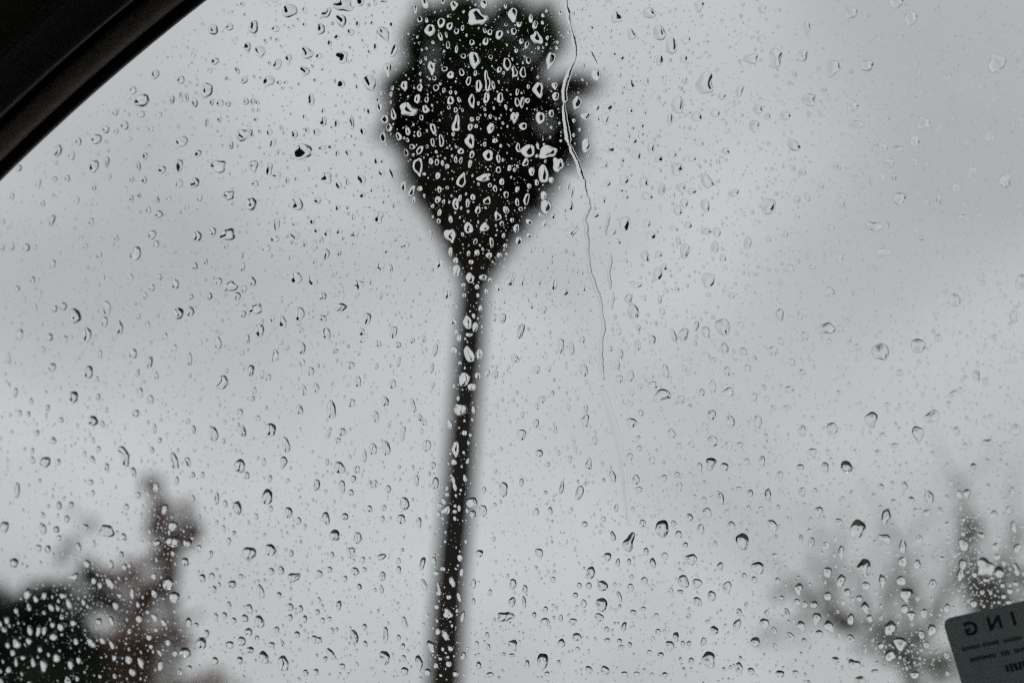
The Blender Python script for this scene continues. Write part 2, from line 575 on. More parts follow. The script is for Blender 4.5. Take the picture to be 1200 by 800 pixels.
profile_strip('window_seal', [(213, -.0042), (212, -.0045), (211.5, -.0080), (209, -.0105), (203, -.0120), (196, -.0124), (192.5, -.0118), (191, -.009), (190, -.005)], M['rubber'], car)
profile_strip('pillar_trim', [(194, -.006), (192, -.0135), (188, -.0170), (181, -.0195), (173, -.0210), (165, -.0216), (160, -.0210), (157, -.0190), (155.5, -.014)], M['trim'], car)
profile_strip('recess_strip', [(158, -.012), (152, -.0125), (150.8, -.0145), (149.6, -.0145), (148.5, -.0125), (140, -.0125)], M['rubber'], car)
profile_strip('pillar_cover', [(144.5, -.012), (143.6, -.030), (142.0, -.0335), (139.5, -.0350), (136, -.0355), (128, -.0350), (112, -.0345), (95, -.036), (78, -.041), (70, -.046)], M['lip'], car)
profile_strip('headliner', [(78, -.040), (74, -.0500), (60, -.0530), (40, -.058), (0, -.070), (-80, -.10), (-200, -.16)], M['lining'], car, True, 0.0003)
# the other three sides of the opening, out of the picture
for (a, b) in ((poly[1], poly[2]), (poly[2], poly[3]), (poly[3], poly[4]), (poly[4], poly[0])):
    d = (b - a).normalized()
    o_ = Vector((-d.y, d.x))
    sec = [(-.008, -.0045), (-.008, -.011), (-.002, -.016), (.02, -.018), (.05, -.016), (.05, -.0045)]
    v, f = [], []
    for q in (a - d * .05, b + d * .05):
        for (p_, n) in sec:
            w_ = q + o_ * p_
            v.append((w_.x, w_.y, n))
    k6 = len(sec)
    f = [(k, (k + 1) % k6, k6 + (k + 1) % k6, k6 + k) for k in range(k6)] + [tuple(range(k6))[::-1], tuple(range(k6, 2 * k6))]
    in_pane('window_seal', mesh_from('window_seal', v, f), car, M['rubber'])

# door skin round the opening
import bmesh
outer = [Vector((-1.0, .26)), Vector((.9, .26)), Vector((.9, -1.0)), Vector((-1.0, -1.0))]
bm = bmesh.new()
for loop in (poly, outer):
    vs = [bm.verts.new((q.x, q.y, 0)) for q in loop]
    for k in range(len(vs)):
        bm.edges.new((vs[k], vs[(k + 1) % len(vs)]))
bmesh.ops.triangle_fill(bm, edges=bm.edges[:], use_beauty=True, use_dissolve=False)
ext = bmesh.ops.extrude_face_region(bm, geom=bm.faces[:])
for e in ext['geom']:
    if isinstance(e, bmesh.types.BMVert):
        e.co.z = 0.014
for vtx in bm.verts:
    if vtx.co.z < .01: vtx.co.z = 0.001
bmesh.ops.recalc_face_normals(bm, faces=bm.faces[:])
me = bpy.data.meshes.new('door_skin')
bm.to_mesh(me)
bm.free()
in_pane('door_skin', me, car, M['paint'])

HAX = Vector((NRM.x, NRM.y, 0)).normalized()


def cab(u, h, z):
    return FOOT + UAX * u + HAX * h + Vector((0, 0, z - FOOT.z))


def prism(name, pts8, mat):
    f = [(0, 1, 2, 3), (7, 6, 5, 4), (0, 4, 5, 1), (1, 5, 6, 2), (2, 6, 7, 3), (3, 7, 4, 0)]
    return link(name, mesh_from(name, pts8, f), car, mat)


def slab(name, u0, u1, h0, h1, z0, z1, mat):
    return prism(name, [cab(u0, h0, z0), cab(u1, h0, z0), cab(u1, h1, z0), cab(u0, h1, z0), cab(u0, h0, z1), cab(u1, h0, z1), cab(u1, h1, z1), cab(u0, h1, z1)], mat)


tn, bn = FOOT + VAX * .26, FOOT - VAX * 1.0
th, tz, bh, bz = (tn - FOOT).dot(HAX), tn.z, (bn - FOOT).dot(HAX), bn.z
FAR = -1.45
slab('roof', -1.0, .9, FAR, th + .005, tz, tz + .03, M['lining'])
slab('floor_pan', -1.0, .9, FAR, bh, bz - .03, bz, M['cabin'])
slab('far_door', -1.0, .9, FAR - .03, FAR, bz, 1.0, M['cabin'])
slab('far_header', -1.0, .9, FAR - .03, FAR, 1.6, tz, M['lining'])
for (u0, u1) in ((-1.0, -.9), (-.1, -.02), (.8, .9)):
    slab('far_pillar', u0, u1, FAR - .03, FAR, 1.0, 1.6, M['cabin'])
for (u0, u1) in ((-1.03, -1.0), (.9, .93)):
    prism('bulkhead', [cab(u0, FAR, bz), cab(u1, FAR, bz), cab(u1, bh, bz), cab(u0, bh, bz), cab(u0, FAR, 1.05), cab(u1, FAR, 1.05), cab(u1, bh - .21, 1.05), cab(u0, bh - .21, 1.05)], M['cabin'])

# ---------------------------------------------------------------- parking permit stuck to the inside of the glass
sm = bpy.data.materials.new('permit_paper')
sm.use_nodes = True
n_, l_ = sm.node_tree.nodes, sm.node_tree.links
pb = n_['Principled BSDF']
pb.inputs['Base Color'].default_value = (0.16, 0.165, 0.14, 1)
pb.inputs['Roughness'].default_value = 0.7
tr = n_.new('ShaderNodeBsdfTranslucent')
tr.inputs['Color'].default_value = (0.15, 0.155, 0.14, 1)
mx = n_.new('ShaderNodeMixShader')
mx.inputs['Fac'].default_value = 0.7
tcs = n_.new('ShaderNodeTexCoord')
nzs = n_.new('ShaderNodeTexNoise')
nzs.inputs['Scale'].default_value = 60
rps = n_.new('ShaderNodeValToRGB')
rps.color_ramp.elements[0].color = (0.33, 0.41, 0.43, 1)
rps.color_ramp.elements[1].color = (0.46, 0.48, 0.46, 1)
l_.new(tcs.outputs['Object'], nzs.inputs['Vector'])
l_.new(nzs.outputs['Fac'], rps.inputs['Fac'])
l_.new(rps.outputs['Color'], tr.inputs['Color'])
l_.new(pb.outputs[0], mx.inputs[1])
l_.new(tr.outputs[0], mx.inputs[2])
l_.new(mx.outputs[0], n_['Material Output'].inputs['Surface'])
M['ink'] = material('permit_ink', (0.05, 0.06, 0.062), 0.9, 0.1)
M['paper'] = sm

c0 = Vector(on_pane(1104, 722))
ROT = math.radians(10.5)
ex = Vector((math.cos(ROT), math.sin(ROT)))
ey = Vector((-math.sin(ROT), math.cos(ROT)))
PW, PH, PR = 0.085, 0.06, 0.0026
permit = tag(empty('parking_permit'), 'dark tilted parking permit with mirrored lettering stuck on the glass corner', 'permit')
permit.matrix_world = PANE @ Matrix.Translation((c0.x, c0.y, -0.0047)) @ Matrix.Rotation(ROT, 4, 'Z')
outl = []
for (cx, cy, a0) in ((PR, -PR, 90), (PR, -PH + PR, 180), (PW - PR, -PH + PR, 270), (PW - PR, -PR, 0)):
    for k in range(7):
        a = math.radians(a0 + 90 * k / 6)
        outl.append((cx + PR * math.cos(a), cy + PR * math.sin(a)))
k_ = len(outl)
v = [(x, y, 0.0) for x, y in outl] + [(x, y, 0.0003) for x, y in outl]
f = [tuple(range(k_)), tuple(range(k_, 2 * k_))[::-1]] + [(k, k_ + k, k_ + (k + 1) % k_, (k + 1) % k_) for k in range(k_)]
link('paper', mesh_from('paper', v, f), permit, M['paper'])


def permit_xy(x, y):
    q = Vector(on_pane(x, y)) - c0
    return q.dot(ex), q.dot(ey)


UNIT = (Vector(on_pane(1161, 740)) - Vector(on_pane(1160, 740))).length
for ch, x, y in (('G', 1138, 734.5), ('N', 1165.5, 728), ('I', 1187.5, 723)):
    cu = bpy.data.curves.new('letter', 'FONT')
    cu.body = ch
    cu.size = 22.5 * UNIT
    cu.offset = 0.00022
    cu.extrude = 0.00006
    cu.align_x = 'CENTER'
    tmp = bpy.data.objects.new('letter_tmp', cu)
    COL.objects.link(tmp)
    bpy.context.view_layer.update()
    me = bpy.data.meshes.new_from_object(tmp.evaluated_get(bpy.context.evaluated_depsgraph_get()))
    bpy.data.objects.remove(tmp)
    me.name = 'letter'
    me.materials.clear()
    o = link('letter', me, permit, M['ink'])
    a, b = permit_xy(x, y)
    o.matrix_local = Matrix.Translation((a, b - 5.0 * UNIT, -0.00012)) @ Matrix.Scale(-1, 4, (1, 0, 0))
# the lines of small print, too fine to read
for (x0, y0, x1, y1, hgt) in ((1127, 756.5, 1149, 752, 5), (1151, 751.5, 1170, 747.5, 5.5), (1174, 747, 1196, 743, 5.5),
                              (1136, 769, 1167, 762.5, 5.5), (1172, 762, 1182, 759.5, 6.5), (1187, 758.5, 1207, 754.5, 5.5), (1177, 779, 1207, 773, 10)):
    a, b = permit_xy(x0, y0), permit_xy(x1, y1)
    ln = a[0] - b[0]
    v, f = [], []
    cnt = max(3, int(abs(x1 - x0) / (2.6 if hgt < 8 else 4.5)))
    for k in range(cnt):
        t = (k + .5) / cnt
        cx, cy = a[0] + (b[0] - a[0]) * t, a[1] + (b[1] - a[1]) * t
        wd = abs(ln) / cnt * R.uniform(.3, .42)
        hh = hgt * UNIT * R.uniform(.36, .52)
        lean = R.uniform(-.3, .3) * wd
        i0 = len(v)
        for z in (0.0, -0.00008):
            v += [(cx - wd - lean, cy - hh, z - .00002), (cx + wd - lean, cy - hh, z - .00002), (cx + wd + lean, cy + hh, z - .00002), (cx - wd + lean, cy + hh, z - .00002)]
        f += [(i0, i0 + 1, i0 + 2, i0 + 3), (i0 + 7, i0 + 6, i0 + 5, i0 + 4)] + [(i0 + q, i0 + 4 + q, i0 + 4 + (q + 1) % 4, i0 + (q + 1) % 4) for q in range(4)]
    link('small_print', mesh_from('small_print', v, f), permit, M['ink'])

DROPS = """
166 118 18 15 o;182 87 9 11;212 94 9 9;156 106 8 9;201 117 7 11;212 114 4 12 l;219 114 4 12 l;228 121 8 10;135 132 7 7;165 134 9 8;186 135 8 7;146 147 9 11;124 152 8 9;113 163 12 12;136 154 5 7;151 163 7 6;177 151 5 8;68 177 8 15;84 182 8 11;92 166 7 9;110 195 11 15;125 190 6 13 l 15;213 166 14 12;232 180 8 9;170 183 6 9;162 195 6 11;190 199 9 9;210 195 9 17 v;210 215 9 9;228 214 11 12;169 211 6 9;154 210 5 8;127 207 8 7;45 215 6 11;64 210 6 6;79 209 6 8;110 220 5 7;147 222 5 6;22 197 7 8;14 230 5 9;50 238 5 8;90 235 6 9;154 233 5 9;184 234 5 8;163 229 4 7;234 232 6 9;198 233 5 6
250 35 11 13;269 32 9 8;297 32 11 16;323 34 9 8;339 13 18 16;357 12 6 8;322 0 9 7;325 47 5 6;290 55 8 11;305 61 13 14 v;252 72 9 8;278 83 5 9;286 94 9 8;246 83 6 6;325 75 11 14 k;338 70 8 13 v;360 62 14 15 k;357 83 10 13 k;374 66 8 7;315 95 14 12;327 97 6 6;335 97 5 5;383 15 12 12 k 20;400 25 12 17 v;375 35 12 14 v 30;386 51 5 8;357 29 5 5;402 6 22 15 b;422 3 9 9;439 3 4 10;450 2 9 3;419 29 5 9;395 44 7 6;411 38 9 8;401 67 13 14 b;450 40 11 22 v -25;459 30 5 8;440 55 5 8;461 60 8 15 l 25;454 82 10 16 v;433 97 14 20 o -15;400 99 9 10;418 102 3 6;242 106 14 18;248 120 5 8;258 121 9 8;267 122 7 7;288 119 7 9;296 119 6 9;302 120 5 7;365 117 8 14 l 10;379 142 9 12 k;395 145 7 9;412 144 7 15 l;445 126 6 10;432 131 4 8;257 140 5 7;300 140 5 6;242 144 4 11;345 158 9 10 v;316 155 7 8;360 153 5 8;371 155 9 9;425 154 6 9
286 158 18 14 b;355 178 22 18;347 162 9 9 v;256 195 16 15 b;270 170 7 10 l 10;320 168 6 12 l 25;297 195 11 15 v;315 198 8 15 l 10;325 206 10 9 v;383 209 14 14 v -35;397 217 7 10;407 213 5 9;424 211 10 13 v -15;378 173 10 5;389 172 9 6;395 180 5 8;408 180 7 10 v;448 162 6 7;441 189 5 8;448 189 4 5;447 203 8 10 o -20;459 203 5 13;299 215 8 7;268 229 12 11 b;294 239 13 15;348 239 13 17;372 235 10 9 v;396 243 6 8;425 229 7 7;436 223 5 5;414 254 5 8;443 255 12 13 b;461 241 4 8;324 263 8 15;346 276 12 10 v;346 262 8 6;366 259 6 8;267 275 16 14 b;249 272 8 12;265 288 5 8;322 280 10 8;312 291 11 8 v;371 270 6 7;384 273 8 9;398 271 9 7 v -25;416 275 10 8 v -20;357 286 4 8;382 298 8 14 v;397 296 6 9;369 306 5 7;341 302 5 6;475 287 12 8 k;446 313 10 11 v;457 314 6 11;284 313 6 12;453 295 4 4;463 281 4 7;241 307 5 8
61 258 7 13 l 20;107 260 6 10;178 275 10 10;183 286 7 8;186 251 9 9;174 246 6 8;219 243 5 7;231 277 11 12;159 297 12 17;136 279 5 9;116 299 6 9;118 282 5 9;100 289 5 8;62 309 6 10 l 15;31 290 8 9;14 289 5 10;3 260 6 6;3 291 4 7;41 290 4 7;38 328 6 9;20 338 6 7;47 345 4 9;28 350 5 8;41 360 5 8;205 333 9 12;187 325 5 8;178 337 7 8;153 325 6 8;170 347 5 8;228 312 7 10;224 348 5 8;74 359 8 10;88 370 13 18;64 362 6 8;125 361 9 17;122 377 8 13;140 384 8 16;102 392 10 17;209 367 12 14;223 365 9 12;173 381 6 9;162 371 5 6;193 394 6 9;23 392 8 14;58 395 8 9;76 397 7 9
347 326 14 14 v;367 328 11 14;295 330 9 13;270 336 16 11 b -15;256 330 8 10;245 347 8 8;278 347 8 10;286 339 7 9 l 20;378 347 9 9;421 334 13 11 v;434 329 4 9;300 362 14 12 b;285 368 7 8;351 368 12 16;331 377 9 14;319 373 5 9;400 360 12 9 b;430 373 9 14 l 15;304 387 11 16;255 402 9 15;382 391 11 14;378 373 10 8;424 389 7 9;425 399 7 7 v -30;353 387 6 7;290 397 5 12;322 416 10 14 k;354 408 8 14;461 389 8 14 l 20;354 425 8 8;364 435 8 11;411 428 9 9;393 411 7 6;466 404 8 8;443 403 8 8;294 434 8 14;260 448 12 17 l 25;307 439 5 10;314 442 7 8;298 458 5 9;296 467 5 6;356 457 6 13;370 454 7 13;419 447 8 14;460 450 8 11;441 429 5 7;467 424 5 12;388 480 11 22;351 480 8 12;280 479 7 8;412 472 8 10;451 470 9 12
50 410 6 8;10 420 4 15;61 430 9 10;104 436 10 15;113 444 5 7;86 465 11 14;18 460 5 12;109 493 12 12;120 497 5 9;115 465 5 8;117 415 5 11;156 414 9 12;175 424 8 14;204 408 7 9;222 421 6 16;183 440 5 9;161 437 5 9;164 460 7 13;176 468 8 11;159 484 8 9;181 502 5 12;220 494 5 7;227 503 5 10;187 516 5 7;62 516 8 8;53 541 13 12;38 539 6 9;68 541 7 7;71 492 7 7;145 534 11 24 l -12;156 553 7 12;108 538 6 9;99 532 5 7;125 547 6 9;109 516 4 8;115 526 6 7;204 540 10 20 o -8;220 541 7 11 l -20;226 556 5 7;237 556 5 7;178 527 5 8;23 484 5 8;33 485 5 7;56 478 5 8;43 507 6 8
20 574 6 19;5 617 10 14;16 659 11 11;50 619 8 14;50 603 5 8;69 592 7 9;83 591 6 8;78 608 6 9;66 620 7 8;69 630 6 7;106 565 7 7;100 617 7 7;125 622 16 15 b;145 629 6 9 l -25;148 594 6 8;162 580 5 8;142 649 6 7;110 637 4 9;92 641 6 12;56 643 7 9;45 642 7 9;102 660 8 10;130 661 6 10;87 675 11 9 k;183 571 8 11;207 563 5 10;226 584 5 9;193 596 7 14;203 616 11 12;203 634 15 14;220 636 10 11;184 636 9 7;225 630 6 7;233 642 6 8;217 658 8 11;203 648 6 8;237 677 8 10;197 683 13 17;204 699 11 14 l 25;180 675 6 8;146 664 6 8;152 662 5 7;129 683 8 14 l -15;117 685 5 9;110 680 6 9;155 695 5 13;140 697 6 6;136 709 8 10;32 695 7 15;42 701 6 9;52 697 6 10;74 697 9 8;60 711 6 10;68 712 5 7;81 707 6 12 l -15;34 711 5 9;98 705 5 8;19 715 5 7;181 694 7 12;162 708 5 8
8 726 6 9;5 737 6 7;35 738 6 12;45 738 5 15;52 738 5 12;62 731 6 8;71 734 7 10;63 744 10 12 k;34 750 7 9;19 753 9 13 k;9 755 5 8;47 760 5 8;15 764 6 8;27 770 6 6;66 770 8 11;39 775 5 13;19 775 4 12;51 779 7 16;10 784 6 8;83 777 7 13;92 773 5 8;89 751 5 9;107 752 8 14 l -25;116 728 7 9;131 727 5 11 l -15;131 755 5 11;120 750 5 10 l -20;152 739 5 7;163 724 7 11;181 723 6 11 l -20;192 729 6 9 l -20;175 746 7 8;183 737 5 7;197 752 6 9;221 729 7 12;217 764 14 12;236 753 12 14;205 765 6 8;187 764 5 8 l -20;151 772 8 11;165 776 6 14;188 779 6 14;155 787 7 10 l -20;134 770 5 8;177 757 5 6;86 729 7 9;211 787 6 8;230 732 5 6;222 782 6 6
250 508 11 18;281 483 8 8;302 490 6 8;284 505 9 13;317 503 13 15;335 521 9 18 o -5;387 483 9 11;440 488 8 13;401 506 9 10;385 507 5 14;396 516 7 7;281 546 13 16;289 557 7 9;332 542 9 15 v;309 541 5 10;316 561 5 10;313 582 13 18;437 526 9 14;452 525 9 18 l;472 508 6 17 l;427 534 5 15 l;398 548 12 15;418 550 8 9;383 541 5 8;414 561 6 9;371 568 7 14 l 12;401 570 7 16;411 577 7 8;434 567 5 10;440 567 5 10;455 573 6 10;474 590 11 16;278 595 10 17;264 590 5 9;254 584 5 16 l 10;338 600 9 13;317 596 5 8;300 605 5 8;350 610 6 9;382 607 9 15;404 605 9 8;433 596 7 8;450 595 6 7;470 608 11 11;448 608 5 8;357 617 5 7;392 627 12 14;419 630 9 14;262 619 4 9;274 624 5 5;268 634 5 9;254 612 4 6
292 648 16 16;317 644 13 14;247 649 5 9;248 675 8 8;272 684 10 9;282 675 6 6;251 690 5 9;305 693 8 17 l -10;329 668 8 10;318 669 7 9;344 676 15 10 b;341 648 6 8;389 650 5 8;411 647 10 13;425 656 5 9;447 652 11 7;416 669 9 10;427 667 6 6;386 667 7 7;374 672 8 9;404 678 6 8;448 675 8 11;467 657 5 8;467 667 6 9;421 687 6 7;447 690 5 10;292 713 8 12;304 728 11 15;263 721 6 9;274 727 6 8;287 724 8 9;253 722 5 8;291 740 10 9;283 751 10 11;269 755 10 9;301 747 6 6;293 761 9 8;309 770 11 16;332 777 13 18;340 711 8 9;352 713 6 9;340 723 6 8;357 725 6 9;327 697 6 8;324 738 7 9;348 743 7 8;318 755 8 7;331 754 5 8;252 774 7 10;281 773 7 9;242 742 6 10;371 749 12 9 b;374 703 5 8;372 717 6 7;378 727 5 8;386 725 5 6;389 739 5 8;397 709 6 12;415 746 10 17;427 734 6 7;388 766 8 15 l -25;452 744 6 19 l;474 729 6 15;451 770 12 17;401 780 7 7;381 772 5 8;370 787 7 8;358 788 7 8;474 786 9 10;473 771 6 8;467 747 5 8;428 754 5 8;472 757 5 8
498 4 8 14;487 11 4 11;532 7 9 12 v;567 5 8 10;519 2 5 6;559 20 24 22 k;492 23 6 8;500 24 4 6;517 27 9 12;527 31 8 9;504 36 13 15 v;535 37 6 7;542 33 4 7;516 43 5 11;525 53 5 9;523 41 3 8;553 50 6 7;569 49 7 9;585 41 9 11;574 38 6 7;568 36 4 7;602 37 7 8;601 18 11 18 v;622 22 6 13;627 29 8 10 k;629 45 12 15 b -25;608 29 6 6;593 29 4 4;535 58 4 9;543 66 6 6;556 71 14 20 v;594 75 10 16 t;575 67 5 5;585 82 6 7;603 84 8 13 k;613 85 7 13 l;619 71 6 8;617 53 5 8 l 20;645 71 11 20 v;506 80 9 17 v;521 81 7 6;528 88 8 9;541 85 6 9;557 86 4 7;549 95 6 11;561 101 8 14;571 95 8 25 k;578 100 4 11;474 101 9 12 v;492 103 7 9 v;511 103 7 8;520 106 4 6;509 92 5 5;489 116 7 11;500 117 5 7;528 118 8 10;538 117 4 7 l -25;553 119 9 16 v;570 115 7 13 l 20;586 115 8 12;606 120 6 11;612 120 5 14;618 118 6 6;631 106 14 18 v;650 101 7 9 v;651 113 8 10;606 108 4 8;478 128 22 17 k;499 128 7 10 l -25;461 134 7 14 t;451 140 9 10;456 150 8 9 v;478 154 6 10;508 151 7 13 l -10;494 138 5 6;535 145 12 19 k;551 149 6 8;553 140 5 6;560 139 4 5;558 148 4 5;575 150 9 13 t;603 138 10 14 v;633 138 11 14;613 148 9 9;646 133 6 9;534 129 5 6;526 126 4 5
491 157 5 8;507 167 5 10;517 165 6 15 l;467 160 6 10 l -20;449 161 7 13;551 166 12 18 v;575 152 7 8;580 165 7 5;568 169 4 6;572 182 12 13;553 181 6 9;540 177 9 7 t;492 176 7 11;476 179 5 9;483 172 7 6;490 196 13 21 v;497 204 6 5;513 206 6 8;505 189 5 8;512 190 5 8;524 195 5 6;534 187 4 8;540 188 4 8;551 192 5 9 l 15;584 186 5 10;584 199 6 8;607 173 6 12 k;619 177 16 16;642 178 21 14 b;654 193 12 17 b;616 190 9 9 k;623 201 7 10;637 204 13 21;646 211 9 10;597 197 5 7;603 199 4 5;629 214 5 7;620 218 5 6;637 229 8 11;640 242 14 16;588 213 6 8;541 211 12 17 t 20;567 208 18 10 k;574 217 5 5;580 221 5 8;593 228 6 8;606 222 5 7;617 233 8 14 k;606 237 5 9;610 245 5 5;593 246 7 9;583 253 9 11 k;571 235 9 10 t 30;560 246 7 9;554 231 6 7;548 238 5 10;534 239 8 14;539 232 4 8;513 234 7 8;515 222 5 8;524 220 4 4;515 249 5 8;528 257 5 8;514 259 5 6;473 218 7 11;483 224 7 13 l 30;485 234 5 8;492 221 6 6;549 267 11 13;568 266 12 11 t;528 276 15 17 v;588 262 5 6;605 268 8 10 v;608 282 8 9;607 275 3 10;576 284 5 12;557 283 5 7;590 276 4 6;600 258 5 5;620 260 8 6;620 276 6 6;528 295 5 11;559 296 6 7;573 299 8 6;585 299 6 6;549 297 4 7;592 288 5 5;534 305 6 7;552 307 6 5;638 262 6 9
515 309 11 11;535 317 9 14;551 326 11 12 v;566 325 9 7;574 328 5 5;543 334 5 5;559 336 5 6;524 345 9 10;544 346 5 5;560 346 4 5;563 361 5 7;598 328 12 16 k;584 337 8 11 l -20;612 328 6 13;632 329 5 10;647 334 12 13;662 342 8 8 l 30;637 363 8 9;531 376 9 9 k;548 378 11 17 v;557 383 7 12;550 392 9 5;579 372 6 9;589 373 8 12;610 388 7 19 l 20;550 415 12 20;562 415 8 12;532 410 9 9;544 444 13 17 o 25;553 453 11 10;560 440 7 8;657 405 7 18 l 10;670 408 6 16 l 5;684 434 10 14;629 433 8 10;603 420 12 11 k;580 439 8 10;571 437 6 9;510 410 6 15;506 431 5 12;496 397 6 9;483 399 6 7;538 396 6 8;535 389 5 6;683 398 5 8;684 337 5 9
540 479 17 16;555 480 5 9;484 475 6 17;527 497 6 11;534 526 10 19 v;532 541 7 7;548 540 4 7;500 522 10 14;507 545 7 9;510 566 8 14;488 563 6 13;492 489 6 9 l -20;497 495 7 7;494 505 4 8;532 566 5 18 p;545 560 5 9;524 572 4 6;524 579 5 5;520 587 5 8;523 597 11 11 k;533 599 5 5;538 595 4 8;553 589 13 14;566 598 9 14;554 602 8 9;515 592 6 6;514 602 5 7;533 607 4 6;590 573 10 18;611 509 11 13;629 476 6 8;628 496 7 10;635 468 8 9 l 25;666 477 5 8;686 492 10 15 k;632 531 9 9;668 538 5 9;679 577 9 17;658 571 5 16 l 15;697 516 6 10;690 543 8 15 k;611 565 5 10;654 530 5 7;642 544 5 6;651 504 4 9;567 574 5 8;491 612 6 13;629 599 5 9;645 598 5 9;685 614 7 7;612 486 5 8
562 648 8 9;495 660 6 17;497 685 7 14 l -15;508 657 7 9;511 671 6 6;519 666 6 6;530 681 7 13;514 690 7 17 k;541 670 5 10;539 653 6 9;526 699 6 6;538 699 5 12;555 683 7 12 k 20;525 718 13 11 k;542 722 5 13;513 739 6 9;522 743 8 13;505 757 9 15 v;528 759 6 8;519 760 4 5;516 771 5 5;526 777 7 8;491 777 9 19 v;501 787 8 8 l -30;543 768 6 9 l 20;534 789 7 7;632 648 9 13 v;601 684 8 13 o 10;615 690 6 11;600 705 8 12;614 705 5 14;592 722 19 11 b;579 726 4 6;601 755 11 11 b;574 694 5 8;555 704 4 8;559 755 5 9;572 758 5 9;636 774 13 19;639 728 11 9;626 720 5 7;639 714 6 8;648 679 6 8;657 724 5 9;671 728 9 8 l -40;658 753 9 9 l -35;676 746 11 10;692 671 10 16 o 20;706 686 12 13;690 686 7 8;679 686 6 8;705 708 13 17;702 723 11 10;684 707 7 10;674 697 6 7;711 737 6 7;712 750 7 6;618 778 5 11;574 790 9 6;561 779 6 9;655 776 5 7;690 784 8 9;709 785 10 11;641 789 6 6;677 760 6 5;600 767 8 4;571 744 5 8
722 20 13 15 k;740 40 12 13 k;692 34 8 7;761 15 18 13 k;773 38 17 18 k;789 54 6 19 l 8;773 71 8 13;819 8 12 14 v;693 66 9 14 l -25;741 100 5 12 l -20;757 96 8 9;826 98 20 24 b;794 123 15 20;785 140 7 15;819 137 6 11;880 69 17 11 b;867 107 8 14 l 25;838 133 12 9;888 128 12 11;884 148 12 14 l 30;701 88 5 13;676 121 11 16 v;686 136 12 9 k;701 127 4 8;714 127 5 10 l 10;712 141 4 11;740 130 4 9;729 69 4 8;803 69 4 10;806 47 5 9;892 46 10 10 l 30;893 11 10 10;848 113 4 8;865 120 4 6;752 148 4 8;720 64 3 5
687 171 12 16 v;716 175 6 8 l 20;710 193 5 9;744 166 4 6;748 182 5 9 l 15;765 174 4 12;774 186 4 9;790 181 5 9;793 198 13 15 b;828 212 12 18 b -20;813 186 4 8;822 168 5 7;850 177 10 8;775 222 9 13 l 20;757 213 5 12;734 211 5 12;713 215 4 9;801 220 6 9 l 20;813 224 5 8;761 230 6 9 l 20;735 231 4 6;708 234 4 10;728 223 4 5;804 238 4 11;829 241 5 16;794 247 10 12 l -25;860 226 13 9;699 252 6 8 l 20;735 262 6 17;760 262 4 9;808 264 4 9;830 271 6 8;842 272 4 12;840 289 4 14;805 294 5 18;756 300 9 14 l -20;765 276 6 9;876 285 9 15 o 15;720 272 4 7;792 268 5 6;725 282 6 5 l 30;774 298 4 8;780 313 4 9;847 302 8 9;666 217 5 11 l 15;670 225 6 12 l 20;668 241 9 13 l 20;669 271 18 13 k -40;893 239 14 8
830 328 16 17;830 345 6 6;877 337 9 8;857 346 9 8;793 338 6 6;749 334 5 7;773 321 5 15;755 349 5 7;773 351 5 11;737 350 9 11 l 25;742 365 13 18;776 365 7 9;759 369 5 5;748 384 6 8;816 382 6 12;827 389 10 13;801 392 11 16;847 383 17 20;868 380 7 7;914 369 9 15;789 393 6 17 l -10;814 402 5 7;849 408 9 13;871 412 9 9 l 20;906 411 10 12;915 400 7 9;747 405 8 13;764 398 9 11;725 388 6 9;727 414 6 13;723 428 7 11;780 435 8 16;739 441 8 12 l 20;726 444 8 9 l 20;765 451 13 8;776 463 21 12 b;798 468 8 10;835 453 9 14;853 459 15 11 k;852 435 8 11;822 460 7 9 l 20;740 460 6 8;750 453 7 6;876 431 8 9;928 424 7 10;899 443 7 7;925 456 12 8;884 465 6 11;922 477 10 5;802 431 7 8;739 473 6 6;714 473 5 6;835 422 8 7
834 486 10 12;856 494 10 15;888 494 9 16;740 495 13 11;787 508 9 11;826 500 8 9;751 484 7 8;810 521 7 8 l -25;835 517 13 13;854 522 9 10;833 543 11 15 b;849 547 9 11;820 547 6 11;796 522 6 7;738 535 8 9;749 525 6 7;764 539 9 9 k;893 540 8 12;875 541 7 9;867 521 7 7;914 556 8 8;718 558 7 15;745 562 9 12;778 560 6 9;796 570 7 11;793 556 7 7;749 573 9 6;845 584 7 15;866 572 8 4;900 580 8 15;879 578 7 10;825 586 6 9;829 600 10 11 l -30;852 600 6 7;877 595 5 7;892 596 6 6;722 595 5 10;742 597 7 12;776 619 16 20;808 606 8 9;821 620 9 12;789 613 6 7 l 25;795 626 8 9 l 25;857 616 9 11;870 634 15 20;905 616 10 16 l -25;718 628 6 12 l -15;803 638 7 6;838 637 5 8;707 608 6 7;753 613 8 9;925 607 6 6;936 575 6 8;938 630 6 8;938 547 9 7;909 629 4 6
